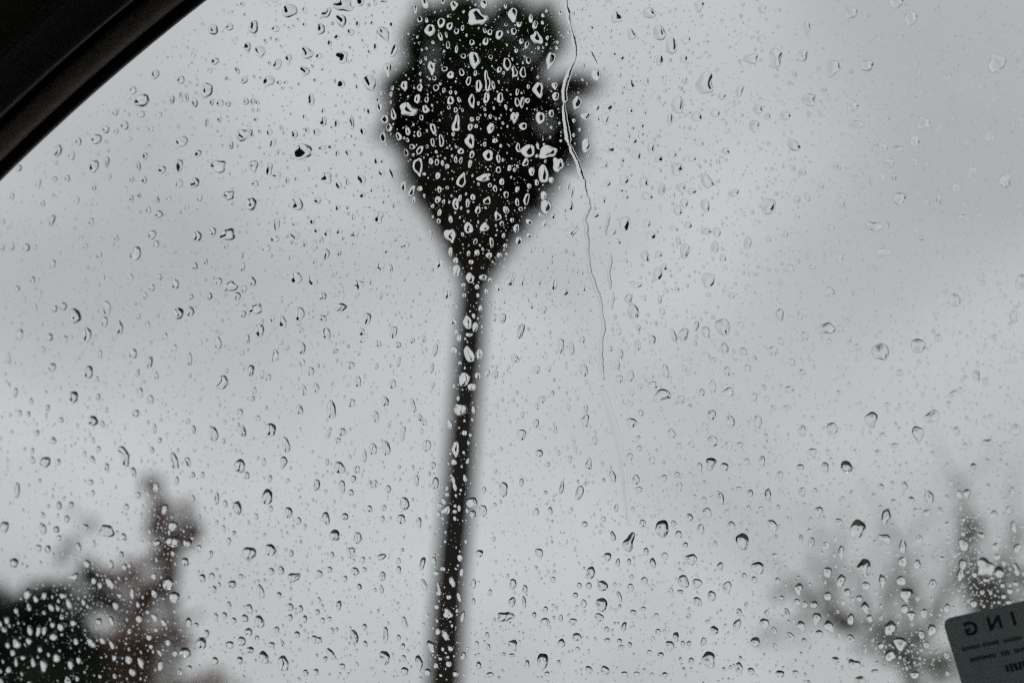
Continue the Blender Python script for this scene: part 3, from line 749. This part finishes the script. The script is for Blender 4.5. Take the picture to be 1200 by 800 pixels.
712 652 9 10;765 659 8 12 t;757 646 6 10;779 651 8 8;724 659 5 10;737 658 5 8;810 655 14 12 l -30;844 663 7 10;888 665 15 15;908 651 8 6;884 679 7 8;872 675 7 8;755 680 8 9;739 688 7 10;740 676 5 7;801 681 12 16 o -20;817 683 11 11 l -35;852 688 10 15 o 15;834 698 10 12;786 692 6 8;797 693 8 5;817 704 9 10 l -25;726 699 5 14;726 710 4 5;742 717 8 6;754 713 6 6;769 721 6 6;866 717 7 9;898 719 8 13 v;896 730 11 12 o -25;864 732 8 15 l 20;837 738 10 10 o -20;792 746 7 13;785 757 10 14 v;771 740 6 8;731 734 6 12;726 751 6 7;728 758 7 6;738 755 5 7;800 754 5 8;807 754 5 8;824 751 6 10 l 25;774 767 8 7;761 764 6 6;831 773 16 21 v;885 752 12 12;810 774 7 8;866 782 9 13;880 786 8 9;914 789 10 9;932 788 7 7;907 738 5 9 l -20;926 745 7 11 l -25;922 718 7 12;732 789 8 6;746 789 7 6;779 790 7 6;764 790 5 5;921 725 5 6;936 690 10 14 v;934 705 8 8;936 734 6 9;911 680 6 7;916 700 6 5;829 728 6 5
997 15 15 14;1050 2 16 16;1067 22 15 20 v;946 32 8 13 l 5;909 68 14 22 b;941 65 11 14;976 80 15 18 b;1016 77 15 13;948 117 15 15 b;931 87 5 10;999 124 14 12 l 30;920 136 13 10;1082 144 15 15;1028 45 7 10;1004 146 17 9;964 133 10 7;1168 74 20 20 b;1072 165 11 13;930 170 17 11 l 40;1035 173 10 10;1051 175 14 7;1042 191 13 11;900 242 18 18;934 234 8 10 l 15;946 231 5 12;986 238 9 11 l 15;1054 233 15 15 v;1100 235 5 13;1121 220 9 11;1024 265 19 10 b;1035 296 16 10 b;983 302 8 11 l 15;925 314 11 8 b;1005 204 14 9 k;1018 212 4 9;940 202 10 8;979 195 7 9;1071 190 11 8;973 267 9 8;920 274 7 9;1129 256 13 10;1086 238 7 8;952 313 9 5;1003 275 6 6;962 218 8 9;1033 207 7 12;1178 212 14 14 b;1130 60 9 9;1150 100 8 8;1110 90 8 9;1160 160 10 9;1100 150 8 7;1140 200 9 8
1119 352 13 16;1197 330 14 17;1032 412 20 20;1076 405 17 17;972 342 10 12 l 20;969 385 18 13 b;1188 371 9 15;943 394 9 11;1005 407 8 9;1092 488 20 12 l -25;1117 461 12 6 l -25;1144 440 9 13;1165 394 9 5;984 460 8 6;1040 474 9 5;1112 473 8 7;1054 437 8 8;1133 394 5 4;1100 396 9 9;937 371 7 8;1130 443 9 5 l -25;940 436 9 8;1021 492 15 20 v;975 502 13 14;940 505 9 14 v;1076 509 14 20 v;1121 505 8 11;1190 504 12 15;1157 519 14 9 b;1172 524 6 6;952 529 11 8;1048 522 10 6;1029 530 9 7;1093 531 7 6;1034 509 9 5 l -20;992 547 14 15 o -20;967 548 9 14 v;1156 540 8 6;1141 546 7 7;940 576 8 11;1032 570 8 7;1060 569 7 10;1089 583 12 16 v;1124 579 7 10;1133 578 9 11;1047 588 7 7;1068 585 8 7;1109 583 6 7;1158 570 7 7;959 600 10 14 v 15;1038 606 12 19 v;1086 601 9 9;1101 599 7 9;1072 598 6 7;1183 597 8 10;1165 603 8 11;983 612 9 10;1005 620 18 23;1037 631 16 10 b 20;1058 639 9 18 t;1077 631 8 11 t;951 635 7 12;968 639 9 10;949 622 6 6;1110 614 7 6;1129 638 11 15;1192 642 8 12 l 20;1188 617 6 14;986 647 6 17 l 10;1104 654 7 5;1167 640 8 9;1150 627 9 7
1013 665 16 21 v;1058 658 10 12;1075 661 8 11;970 670 10 12;986 680 10 14 l 25;1034 681 8 17 v;1056 680 11 11;1015 686 9 10;1093 684 9 11;1127 667 10 26 p;1155 664 20 20 b;1171 670 11 14;1191 667 7 16;1062 697 17 17 v;993 694 8 10;1014 712 10 14 v;970 698 9 10;957 725 11 15 v;939 733 10 12 v;972 734 11 16 v -20;997 725 8 13;1019 724 7 9;1043 736 14 18 v 20;1055 754 15 17 v 15;1043 768 12 15 v 20;1060 713 8 11;1068 721 9 12 v;1083 718 8 11;1092 738 10 15 v 20;1110 712 7 11;997 748 9 11 l -25;1001 778 14 12 b;979 773 9 8 l 30;1032 756 7 8;1080 743 7 10;1086 755 7 8;954 708 9 9;943 708 7 8;1007 701 7 8;960 742 9 9;942 751 6 8;1176 698 6 7;1184 692 7 7;1182 705 7 6;1175 685 6 7;1141 707 8 8;1142 673 6 7;1156 679 8 5;1072 790 10 9;1025 787 9 7;1190 683 7 6;1168 652 7 7;737 635 14 26 k
"""

# ---------------------------------------------------------------- water on the outside of the glass
KSEG = 28
RT = [0.22, 0.42, 0.60, 0.75, 0.87, 0.95, 1.0]


def outline(code, w_, h_, seed, tilt):
    """Unit-free star outline (KSEG points, half sizes about w/2, h/2) of one drop."""
    r = random.Random(seed)
    th = [2 * math.pi * k / KSEG for k in range(KSEG)]
    a, b = w_ / 2, h_ / 2
    ph = [r.uniform(0, 6.283) for _ in range(5)]
    amp = {'o': .05, 't': .07, 'v': .08, 'b': .12, 'l': .07, 'k': .08, 'p': .05}[code]
    ex_ = {'o': 2.15, 't': 2.1, 'v': 2.2, 'b': 2.9, 'l': 2.5, 'k': 2.0, 'p': 2.0}[code]
    pts = []
    if code in 'kp':
        # several beads that have run together
        if code == 'p':
            bl = [(0, .55 * b, .95 * a, .42 * b), (0, -.5 * b, a, .52 * b), (0, 0, .5 * a, .55 * b)]
        else:
            s = r.choice((-1, 1))
            bl = [(s * .25 * a, .38 * b, .62 * a, .62 * b), (-s * .3 * a, -.32 * b, .72 * a, .66 * b), (0, 0, .55 * a, .6 * b), (s * r.uniform(.1, .5) * a, -.45 * b, .45 * a, .5 * b)]
        for t in th:
            c, sn = math.cos(t), math.sin(t)
            last = 0.2 * min(a, b)
            q = 0.02
            while q < 1.6:
                x, y = c * q * a, sn * q * b
                fld = sum(math.exp(-2.2 * (((x - bx) / rx) ** 2 + ((y - by) / ry) ** 2 - 1)) for bx, by, rx, ry in bl)
                if fld >= 1: last = q
                elif q > .3: break
                q += .02
            pts.append((c * last * a, sn * last * b))
    else:
        for t in th:
            c, sn = math.cos(t), math.sin(t)
            rad = (abs(c) ** ex_ + abs(sn) ** ex_) ** (-1 / ex_)
            x, y = c * rad, sn * rad
            if code == 't': x *= 1 - .42 * max(0, (y + .3) / 1.3) ** 1.3
            if code == 'v': x *= 1 - .50 * max(0, (.2 - y) / 1.2) ** 1.3
            if code == 'l': x += .12 * math.sin(ph[3]) * (1 - y * y) * (1 if h_ > w_ else 0)
            pts.append((x * a, y * b))
    out = []
    tr_ = math.radians(-tilt)
    ct, st = math.cos(tr_), math.sin(tr_)
    for t, (x, y) in zip(th, pts):
        m_ = 1 + amp * (math.sin(2 * t + ph[0]) * .7 + math.sin(3 * t + ph[1]) + .6 * math.sin(5 * t + ph[2]))
        x, y = x * m_, y * m_
        out.append((x * ct - y * st, x * st + y * ct))
    return out


def relax(xy, faces, ninner):
    """Solve the flat membrane equation (curvature constant, edge pinned): the shape a small drop really takes."""
    n = len(xy)
    L = np.zeros((n, n))
    B = np.zeros(n)
    for tri in faces:
        i, j, k = tri
        for (p, q, s) in ((i, j, k), (j, k, i), (k, i, j)):
            e1, e2 = xy[p] - xy[s], xy[q] - xy[s]
            cr = abs(e1[0] * e2[1] - e1[1] * e2[0]) + 1e-9
            ct = 0.5 * float(e1 @ e2) / cr
            L[p, q] -= ct; L[q, p] -= ct; L[p, p] += ct; L[q, q] += ct
        A = abs((xy[j][0] - xy[i][0]) * (xy[k][1] - xy[i][1]) - (xy[j][1] - xy[i][1]) * (xy[k][0] - xy[i][0])) / 2
        B[[i, j, k]] += A / 3
    u = np.zeros(n)
    u[:ninner] = np.linalg.solve(L[:ninner, :ninner] + np.eye(ninner) * 1e-9, B[:ninner])
    return np.maximum(u, 0)


def drop_topology(kseg, nr):
    tri = []
    for k in range(kseg):
        tri.append((0, 1 + k, 1 + (k + 1) % kseg))
    for i in range(nr - 1):
        a0, b0 = 1 + i * kseg, 1 + (i + 1) * kseg
        for k in range(kseg):
            k2 = (k + 1) % kseg
            tri.append((a0 + k, b0 + k, b0 + k2))
            tri.append((a0 + k, b0 + k2, a0 + k2))
    return tri


TOPO = drop_topology(KSEG, len(RT))
NV = 1 + KSEG * len(RT)


def drop_geometry(code, w_, h_, seed, tilt, contact, sag, rough=0.22, flat=(1.0, 1.4)):
    """(xy in units of w/h, height in the same units) for one drop standing on the plane."""
    o = np.array(outline(code, w_, h_, seed, tilt))
    xy = np.zeros((NV, 2))
    for i, t in enumerate(RT):
        xy[1 + i * KSEG:1 + (i + 1) * KSEG] = o * t
    u = relax(xy, TOPO, NV - KSEG)
    # slope at the edge from the last inner ring
    inner = u[1 + (len(RT) - 2) * KSEG:1 + (len(RT) - 1) * KSEG]
    dist = np.linalg.norm(o, axis=1) * (1 - RT[-2])
    sl = np.percentile(inner / dist, 60)
    z = u * math.tan(math.radians(contact)) / max(sl, 1e-9)
    hh = max(1e-9, np.abs(o[:, 1]).max())
    # gravity and wetting flatten the top of a drop and keep the edge steep
    rp = random.Random(seed * 3 + 1)
    un = u / max(u.max(), 1e-12)
    pw = rp.uniform(*flat)
    z = z.max() * (1 - (1 - un) ** pw) / pw
    ww = max(1e-9, np.abs(o[:, 0]).max())
    xn, yn = xy[:, 0] / ww, xy[:, 1] / hh
    a1, a2, f1, f2 = rp.uniform(0, 6.28), rp.uniform(0, 6.28), rp.uniform(1.2, 2.6), rp.uniform(1.2, 2.6)
    z = z * (1 - sag * yn + rp.uniform(-.12, .28) * xn) * (1 + rough * np.sin(f1 * xn + a1) * np.cos(f2 * yn + a2))
    zr = z[1 + (len(RT) - 2) * KSEG:1 + (len(RT) - 1) * KSEG] / dist
    z = z * math.tan(math.radians(contact)) / max(1e-9, zr.mean())
    return xy, z


BASE_GAP = 0.00008
WALL = 0.00004                                          # a drop's rim stands this little above its foot


def drop_mesh(name, xy, z, scale_u, scale_v, scale_n):
    v = [(x * scale_u, y * scale_v, BASE_GAP + zz * scale_n) for (x, y), zz in zip(xy, z)]
    v += [(x, y, BASE_GAP - WALL) for (x, y, _) in v[NV - KSEG:NV]]
    f = list(TOPO) + [(NV - KSEG + k, NV + k, NV + (k + 1) % KSEG, NV - KSEG + (k + 1) % KSEG) for k in range(KSEG)] + [tuple(range(NV, NV + KSEG))[::-1]]
    m = mesh_from(name, v, f)
    sm_ = [i < len(TOPO) for i in range(len(f))]
    m.polygons.foreach_set('use_smooth', sm_)
    return m


WORDS1 = ['zero', 'one', 'two', 'three', 'four', 'five', 'six', 'seven', 'eight', 'nine', 'ten', 'eleven', 'twelve', 'thirteen', 'fourteen', 'fifteen', 'sixteen', 'seventeen', 'eighteen', 'nineteen']
TENS = ['', '', 'twenty', 'thirty', 'forty', 'fifty', 'sixty', 'seventy', 'eighty', 'ninety']


def spell(n):
    n = max(0, min(99, n))
    if n < 20: return WORDS1[n]
    return TENS[n // 10] + ('' if n % 10 == 0 else '-' + WORDS1[n % 10])


def place_words(x, y):
    hw = None
    for (ya, wa), (yb, wb) in zip(prof_px, prof_px[1:]):
        if yb <= y <= ya: hw = wa + (wb - wa) * (ya - y) / (ya - yb)
    cx = 565 if y < 250 else 558
    if hw and abs(x - cx) < hw: return 'over the palm crown'
    tx = 555 - (y - 340) * 35 / 450
    if y >= 318 and abs(x - tx) < 18: return 'over the palm trunk'
    if y > 690 and x < 100: return 'over the dark evergreen'
    if y > 560 and 100 <= x < 235 and y > 560 + abs(x - 190): return 'over the russet tree'
    if y > 640 and 900 < x < 1100: return 'over the bare branches'
    if y > 560 and x >= 1100: return 'over the young tree'
    if x < 250 and y < 260 - x * .6: return 'beside the black seal'
    if y < 330 and x < 450: return 'on sky between seal and crown'
    return 'on open sky'


shape_word = {'o': 'rounded', 't': 'teardrop', 'v': 'tapering', 'b': 'blocky', 'k': 'merged', 'l': 'slender', 'p': 'waisted'}
drops = []
for line in DROPS.replace('\n', ';').split(';'):
    q = line.split()
    if len(q) < 4: continue
    code = q[4] if len(q) > 4 else 'o'
    if 690 < float(q[0]) < 905 and float(q[1]) < 335 and float(q[2]) <= 6:
        # here only the dark far edge of each drop stands out: the drop itself reaches back from it
        nw = float(q[2]) * 1.9 + 1.5
        q[0], q[2] = str(float(q[0]) - (nw - float(q[2])) * .42), str(nw)
    drops.append([float(q[0]), float(q[1]), float(q[2]), float(q[3]), code, float(q[5]) if len(q) > 5 else R.gauss(4, 9)])
drops.sort(key=lambda d: -d[2] * d[3])

# ---- trails of water that have run down the glass
TRAILS = [
    ('trickle', 'long broken trickle of water running from palm crown down to a hanging drop', 25,
     [(663, -6, 1.6), (664, 8, 2.4), (666, 15, 3.4), (667, 24, 2.8), (669, 31, 1.2), (671, 40, 1.4), (672, 46, 3.2), (674, 55, 2.6), (675, 66, 2.2), (673, 72, 1.2), (670, 78, 2.6), (667, 86, 3.6), (664, 93, 4.0),
      (662, 102, 3.8), (661, 110, 3.6), (662, 117, 3.8), (661, 121, 1.4), (661, 127, 2.6), (662, 136, 3.4), (663, 146, 3.6), (665, 155, 4.2), (666, 163, 4.4), (667, 169, 1.8), (670, 176, 3.0), (674, 184, 2.8), (678, 192, 3.2),
      (680, 201, 4.0), (682, 207, 3.2), (685, 212, 2.4), (685, 219, 2.8), (687, 228, 2.6), (690, 236, 3.0), (691, 243, 3.0), (688, 250, 2.6), (685, 257, 2.8), (687, 266, 2.6), (687, 275, 2.8), (689, 282, 2.0), (688, 292, 2.6),
      (690, 300, 1.8), (690, 311, 2.6), (692, 321, 2.4), (696, 331, 2.6), (697, 336, 2.8), (702, 347, 2.2), (704, 358, 2.2), (705, 367, 1.8), (707, 378, 2.6), (707, 388, 2.8), (705, 398, 2.2), (704, 412, 2.6), (705, 428, 2.4), (707, 445, 2.2)]),
    ('wet_streak', 'faint wet streak continuing below the long trickle toward the hanging drop', 14,
     [(705, 452, 3.0), (708, 462, 6.0), (713, 480, 7.0), (719, 496, 7.0), (724, 514, 6.5), (728, 535, 6.0), (731, 556, 5.5), (734, 580, 5.0), (736, 600, 4.0), (737, 616, 3.0)]),
    ('trickle', 'short thin trickle beside the long one, high on the open sky', 25,
     [(713, 249, 1.4), (713, 256, 2.2), (711, 264, 2.2), (709, 271, 1.8), (710, 276, 1.2)]),
    ('trickle', 'short wavy trickle beside the long one, lower than its thin neighbour', 25,
     [(715, 297, 1.3), (716, 306, 2.2), (714, 315, 2.2), (713, 321, 2.0), (715, 331, 2.4), (715, 339, 1.2)]),
    ('trickle', 'lowest of the short thin trickles beside the long one', 24,
     [(719, 343, 1.2), (718, 351, 2.2), (717, 362, 1.3)]),
    ('trickle', 'short slanting trickle just above the stray frond of the palm', 25,
     [(692, 60, 1.2), (694, 65, 2.4), (696, 69, 1.9), (700, 75, 1.1)]),
]
trail_cells = []
for (nm, lab, cont, path) in TRAILS:
    pts2 = []
    for (x, y, w_) in path:
        a_, b_ = on_pane(x, y)
        pts2.append((a_, b_, w_ * UNIT * (2.1 if cont > 20 else 1.5)))
        trail_cells.append((x, y, w_ * 0.5 + 1.5))
    fine2 = []
    for k in range(len(pts2) - 1):
        for s in range(5):
            t = s / 5
            tt = t * t * (3 - 2 * t)
            a_, b_ = pts2[k], pts2[k + 1]
            fine2.append((a_[0] + (b_[0] - a_[0]) * t + R.gauss(0, .00009), a_[1] + (b_[1] - a_[1]) * t, a_[2] + (b_[2] - a_[2]) * tt))
    fine2.append(pts2[-1])
    cs = [-1, -.93, -.8, -.55, -.28, 0, .28, .55, .8, .93, 1]
    v, f = [], []
    m_ = len(cs)
    o0 = fine2[0]
    tn_ = math.tan(math.radians(cont))
    y_top = on_pane(690, 205)[1]
    for k, (x, y, w_) in enumerate(fine2):
        a_, b_ = fine2[max(0, k - 2)], fine2[min(len(fine2) - 1, k + 2)]
        d = Vector((b_[0] - a_[0], b_[1] - a_[1])).normalized()
        nn = Vector((-d.y, d.x))
        ends = min(1, k / 2, (len(fine2) - 1 - k) / 2)
        for c in cs:
            v.append((x + nn.x * c * w_ / 2 - o0[0], y + nn.y * c * w_ / 2 - o0[1], BASE_GAP + (tn_ if cont < 20 else math.tan(math.radians(cont + 27 * max(0, min(1, (y_top - y - .006) / .012))))) * w_ / 4.1 * (1 - c * c) * (1 + .15 * c) * ends * (1 + .1 * math.sin(k * 1.9 + math.sin(k * .7)))))
    nk = len(fine2)
    for k in range(nk - 1):
        for c in range(m_ - 1):
            f.append((k * m_ + c, (k + 1) * m_ + c, (k + 1) * m_ + c + 1, k * m_ + c + 1))
    ntop = len(f)
    bs = len(v)
    for k in range(nk):
        for c in (0, m_ - 1):
            q = v[k * m_ + c]
            v.append((q[0], q[1], BASE_GAP - WALL))
    for k in range(nk - 1):
        f.append((bs + 2 * k, bs + 2 * k + 1, bs + 2 * k + 3, bs + 2 * k + 2))
        f.append((k * m_, bs + 2 * k, bs + 2 * k + 2, (k + 1) * m_))
        f.append((k * m_ + m_ - 1, (k + 1) * m_ + m_ - 1, bs + 2 * k + 3, bs + 2 * k + 1))
    f.append(tuple(range(m_)) + (bs + 1, bs))
    f.append(tuple(range((nk - 1) * m_, nk * m_)) + (bs + 2 * nk - 1, bs + 2 * nk - 2))
    m2 = mesh_from(nm, v, f)
    m2.polygons.foreach_set('use_smooth', [True] * ntop + [False] * (len(f) - ntop))
    import bmesh as _b
    bb = _b.new(); bb.from_mesh(m2)
    _b.ops.recalc_face_normals(bb, faces=bb.faces[:])
    bb.to_mesh(m2); bb.free()
    o = link(nm, m2, None, M['water'])
    o.matrix_world = PANE @ Matrix.Translation((o0[0], o0[1], 0))
    tag(o, lab, 'water trail', 'water trails on the glass')

# ---- occupancy so that no two drops run through each other
CELL = 8
occ = {}


def fits(x, y, a, b, pad=0.4):
    r_ = max(a, b) + pad
    for i in range(int((x - r_ - 14) // CELL), int((x + r_ + 14) // CELL) + 1):
        for j in range(int((y - r_ - 14) // CELL), int((y + r_ + 14) // CELL) + 1):
            for (x2, y2, a2, b2) in occ.get((i, j), ()):
                dx, dy = (x - x2) / (a + a2 + pad), (y - y2) / (b + b2 + pad)
                if dx * dx + dy * dy < 1.0: return False
    return True


def take(x, y, a, b):
    occ.setdefault((int(x // CELL), int(y // CELL)), []).append((x, y, a, b))


for (x, y, r_) in trail_cells:
    take(x, y, r_, r_ + 3)


def contact_for(x, y, size, rr):
    """Edge angle in degrees: small drops lie flat, bigger ones stand up more."""
    c = 31 + 11 * max(0.0, min(1.0, (size - 6) / 11)) + rr.uniform(0, 10)
    if x < 300: c += 7
    elif x < 905 and y < 345: c -= 7 if x < 560 else 10
    elif x >= 905 and y < 330: c -= 4
    if y > 540: c += 8
    if 'palm' in place_words(x, y): c += 7
    return c


hero, used_labels = 0, set()
rest = []
for k, (x, y, w_, h_, code, tilt) in enumerate(drops):
    s = 1.0
    while s > .55 and not fits(x, y, w_ * s / 2, h_ * s / 2, 0.2): s -= .09
    if s <= .55: continue
    take(x, y, w_ * s / 2, h_ * s / 2)
    w_, h_ = w_ * s, h_ * s
    rr = random.Random(k * 31 + 5)
    xy, z = drop_geometry(code, w_, h_, k * 17 + 3, tilt, contact_for(x, y, math.sqrt(w_ * h_), rr), rr.uniform(.0, .32) if y < 430 else rr.uniform(-.1, .18), .27, (1.25, 2.1) if 'palm' in place_words(x, y) else (1.0, 1.35))
    cu_, cv_ = on_pane(x, y)
    su = abs(on_pane(x + 5, y)[0] - on_pane(x - 5, y)[0]) / 10
    sv = abs(on_pane(x, y + 5)[1] - on_pane(x, y - 5)[1]) / 10
    if hero < 300:
        m_ = drop_mesh('raindrop', xy, z, su, sv, (su + sv) / 2)
        o = link('raindrop', m_, None, M['water'])
        o.matrix_world = PANE @ Matrix.Translation((cu_, cv_, 0))
        size = 'big' if w_ * h_ > 260 else ('medium' if w_ * h_ > 150 else 'small')
        lab = '%s %s raindrop %s, %s percent across, %s percent down' % (size, shape_word[code], place_words(x, y), spell(int(x / 12)), spell(int(y / 8)))
        if lab in used_labels: lab = lab.replace('raindrop', 'neighbouring raindrop')
        used_labels.add(lab)
        tag(o, lab, 'raindrop', 'raindrops on the car window')
        hero += 1
    else:
        v = np.column_stack([xy[:, 0] * su + cu_, xy[:, 1] * sv + cv_, BASE_GAP + z * (su + sv) / 2])
        rest.append(v)


def stuff_mesh(name, blocks, topo, kseg, label):
    """Many closed drops of one topology in a single mesh."""
    n0 = blocks[0].shape[0]
    nv = n0 + kseg
    nb = len(blocks)
    full = []
    for b_ in blocks:
        foot_ = b_[n0 - kseg:].copy()
        foot_[:, 2] = BASE_GAP - WALL
        full.append(b_)
        full.append(foot_)
    co = np.concatenate(full).astype(np.float32)
    tri = np.array(topo, dtype=np.int32)
    cap = np.arange(n0, nv, dtype=np.int32)[::-1]
    kk = np.arange(kseg)
    k2 = (kk + 1) % kseg
    wall = np.column_stack([n0 - kseg + kk, n0 + kk, n0 + k2, n0 - kseg + k2]).astype(np.int32)
    one = np.concatenate([tri.ravel(), wall.ravel(), cap])
    sizes = np.concatenate([np.full(len(tri), 3, np.int32), np.full(kseg, 4, np.int32), np.array([kseg], np.int32)])
    loops = (one[None, :] + (np.arange(nb, dtype=np.int32) * nv)[:, None]).ravel()
    allsz = np.tile(sizes, nb)
    starts = np.concatenate([[0], np.cumsum(allsz)[:-1]]).astype(np.int32)
    m = bpy.data.meshes.new(name)
    m.vertices.add(len(co))
    m.vertices.foreach_set('co', co.ravel())
    m.loops.add(len(loops))
    m.loops.foreach_set('vertex_index', loops)
    m.polygons.add(len(allsz))
    m.polygons.foreach_set('loop_start', starts)
    sm_ = np.tile(np.concatenate([np.ones(len(tri), bool), np.zeros(kseg + 1, bool)]), nb)
    m.update(calc_edges=True)
    m.polygons.foreach_set('use_smooth', sm_)
    m.validate()
    m.update()
    o = link(name, m, None, M['water'])
    o.matrix_world = PANE
    tag(o, label, 'water drops', None, 'stuff')
    return o


# drops past the frame's edge, so that the window goes on as it does in the picture
def inside_window(u_, v_):
    q = Vector((u_, v_))
    return (q - L0).dot(P) < -0.004 and u_ < .33 and -0.31 < v_ < .15 and u_ > A_.x + .02


lib = [drop_geometry(R.choice('ooovvtlkb'), R.uniform(.75, 1.05), R.uniform(.95, 1.45), 900 + k, R.uniform(-15, 15), R.uniform(28, 46), R.uniform(.0, .25), .3) for k in range(36)]
cnt = 0
for t in range(9000):
    if cnt > 900: break
    x, y = R.uniform(-560, 1540), R.uniform(-180, 1350)
    if -4 < x < 1204 and -4 < y < 796: continue
    u_, v_ = on_pane(x, y)
    if not inside_window(u_, v_): continue
    s = min(18, 5.5 + R.expovariate(1 / 2.6))
    if not fits(x, y, s * .5, s * .62): continue
    take(x, y, s * .5, s * .62)
    xy, z = R.choice(lib)
    rest.append(np.column_stack([xy[:, 0] * s * UNIT + u_, xy[:, 1] * s * UNIT + v_, BASE_GAP + z * s * UNIT]))
    cnt += 1
cnt = 0
for t in range(12000):                                 # the many small ones between, inside the frame
    if cnt > 1000: break
    x, y = R.uniform(0, 1200), R.uniform(0, 795)
    if R.random() < .55 * (x > 880 and y < 420): continue
    u_, v_ = on_pane(x, y)
    if not inside_window(u_, v_): continue
    s = min(7.5, 3.6 + R.expovariate(1 / 1.1))
    if not fits(x, y, s * .5, s * .62): continue
    take(x, y, s * .5, s * .62)
    xy, z = R.choice(lib)
    rest.append(np.column_stack([xy[:, 0] * s * UNIT + u_, xy[:, 1] * s * UNIT + v_, BASE_GAP + z * s * UNIT]))
    cnt += 1
stuff_mesh('small_raindrops', rest, TOPO, KSEG, 'hundreds of small raindrops scattered between the bigger drops on the glass')

# ---- beads and mist-fine specks
def bead_unit(kseg, ts, seed, contact):
    r = random.Random(seed)
    ph = [r.uniform(0, 6.283) for _ in range(3)]
    el = r.uniform(1.0, 1.5)
    v = [(0.0, 0.0, 1.0)]
    for t in ts:
        for k in range(kseg):
            a = 2 * math.pi * k / kseg
            m_ = 1 + .1 * math.sin(2 * a + ph[0]) + .08 * math.sin(3 * a + ph[1])
            v.append((math.cos(a) * t * m_, math.sin(a) * t * el * m_, 1 - t * t))
    v = np.array(v) * .5
    v[:, 2] *= math.tan(math.radians(contact)) * .5
    return v


K1, T1 = 12, [.4, .72, .92, 1.0]
topo1 = drop_topology(K1, len(T1))
units1 = [bead_unit(K1, T1, 300 + k, 28 + 5 * (k % 6)) for k in range(24)]
K2, T2 = 7, [.6, 1.0]
topo2 = drop_topology(K2, len(T2))
units2 = [bead_unit(K2, T2, 400 + k, 24 + 5 * (k % 5)) for k in range(20)]


def scatter(n, lo, mean, hi, units, out, zone=None, pad=.3, tries=3):
    made = 0
    for t in range(n * tries):
        if made >= n: break
        if zone:
            x, y = R.gauss(zone[0], zone[2]), R.gauss(zone[1], zone[3])
        elif t % 4 == 0:
            x, y = R.uniform(-500, 1500), R.uniform(-160, 1300)
        else:
            x, y = R.uniform(-20, 1220), R.uniform(-10, 805)
        # the film of specks is uneven: fewer far up by the corner
        dens = .55 + .45 * math.sin(x * .011 + 1.3 * math.sin(y * .013)) * math.sin(y * .017 + 1.1 * math.sin(x * .009))
        if not zone and R.random() > .35 + dens: continue
        u_, v_ = on_pane(x, y)
        if not inside_window(u_, v_): continue
        s = min(hi, lo + R.expovariate(1 / (mean - lo)))
        if not fits(x, y, s * .5, s * .62, pad): continue
        if s > 1.9: take(x, y, s * .5, s * .62)
        un = R.choice(units)
        sc = np.array([s * UNIT, s * UNIT, s * UNIT])
        q = un * sc
        q[:, 0] += u_
        q[:, 1] += v_
        q[:, 2] += BASE_GAP
        out.append(q)
        made += 1


beads, specks = [], []
scatter(4900, 1.9, 2.9, 5.0, units1, beads)
for zn in ((1060, 770, 22, 16), (1160, 690, 25, 25), (1135, 640, 14, 26), (90, 690, 22, 30), (140, 720, 40, 34), (190, 620, 16, 40)):
    scatter(85, 1.6, 2.3, 4.2, units1, beads, zn)
scatter(16500, .8, 1.2, 2.2, units2, specks, pad=.1)
stuff_mesh('water_beads', beads, topo1, K1, 'tiny water beads peppered between the raindrops on the glass')
stuff_mesh('water_specks', specks, topo2, K2, 'mist-fine specks of water covering the window glass')
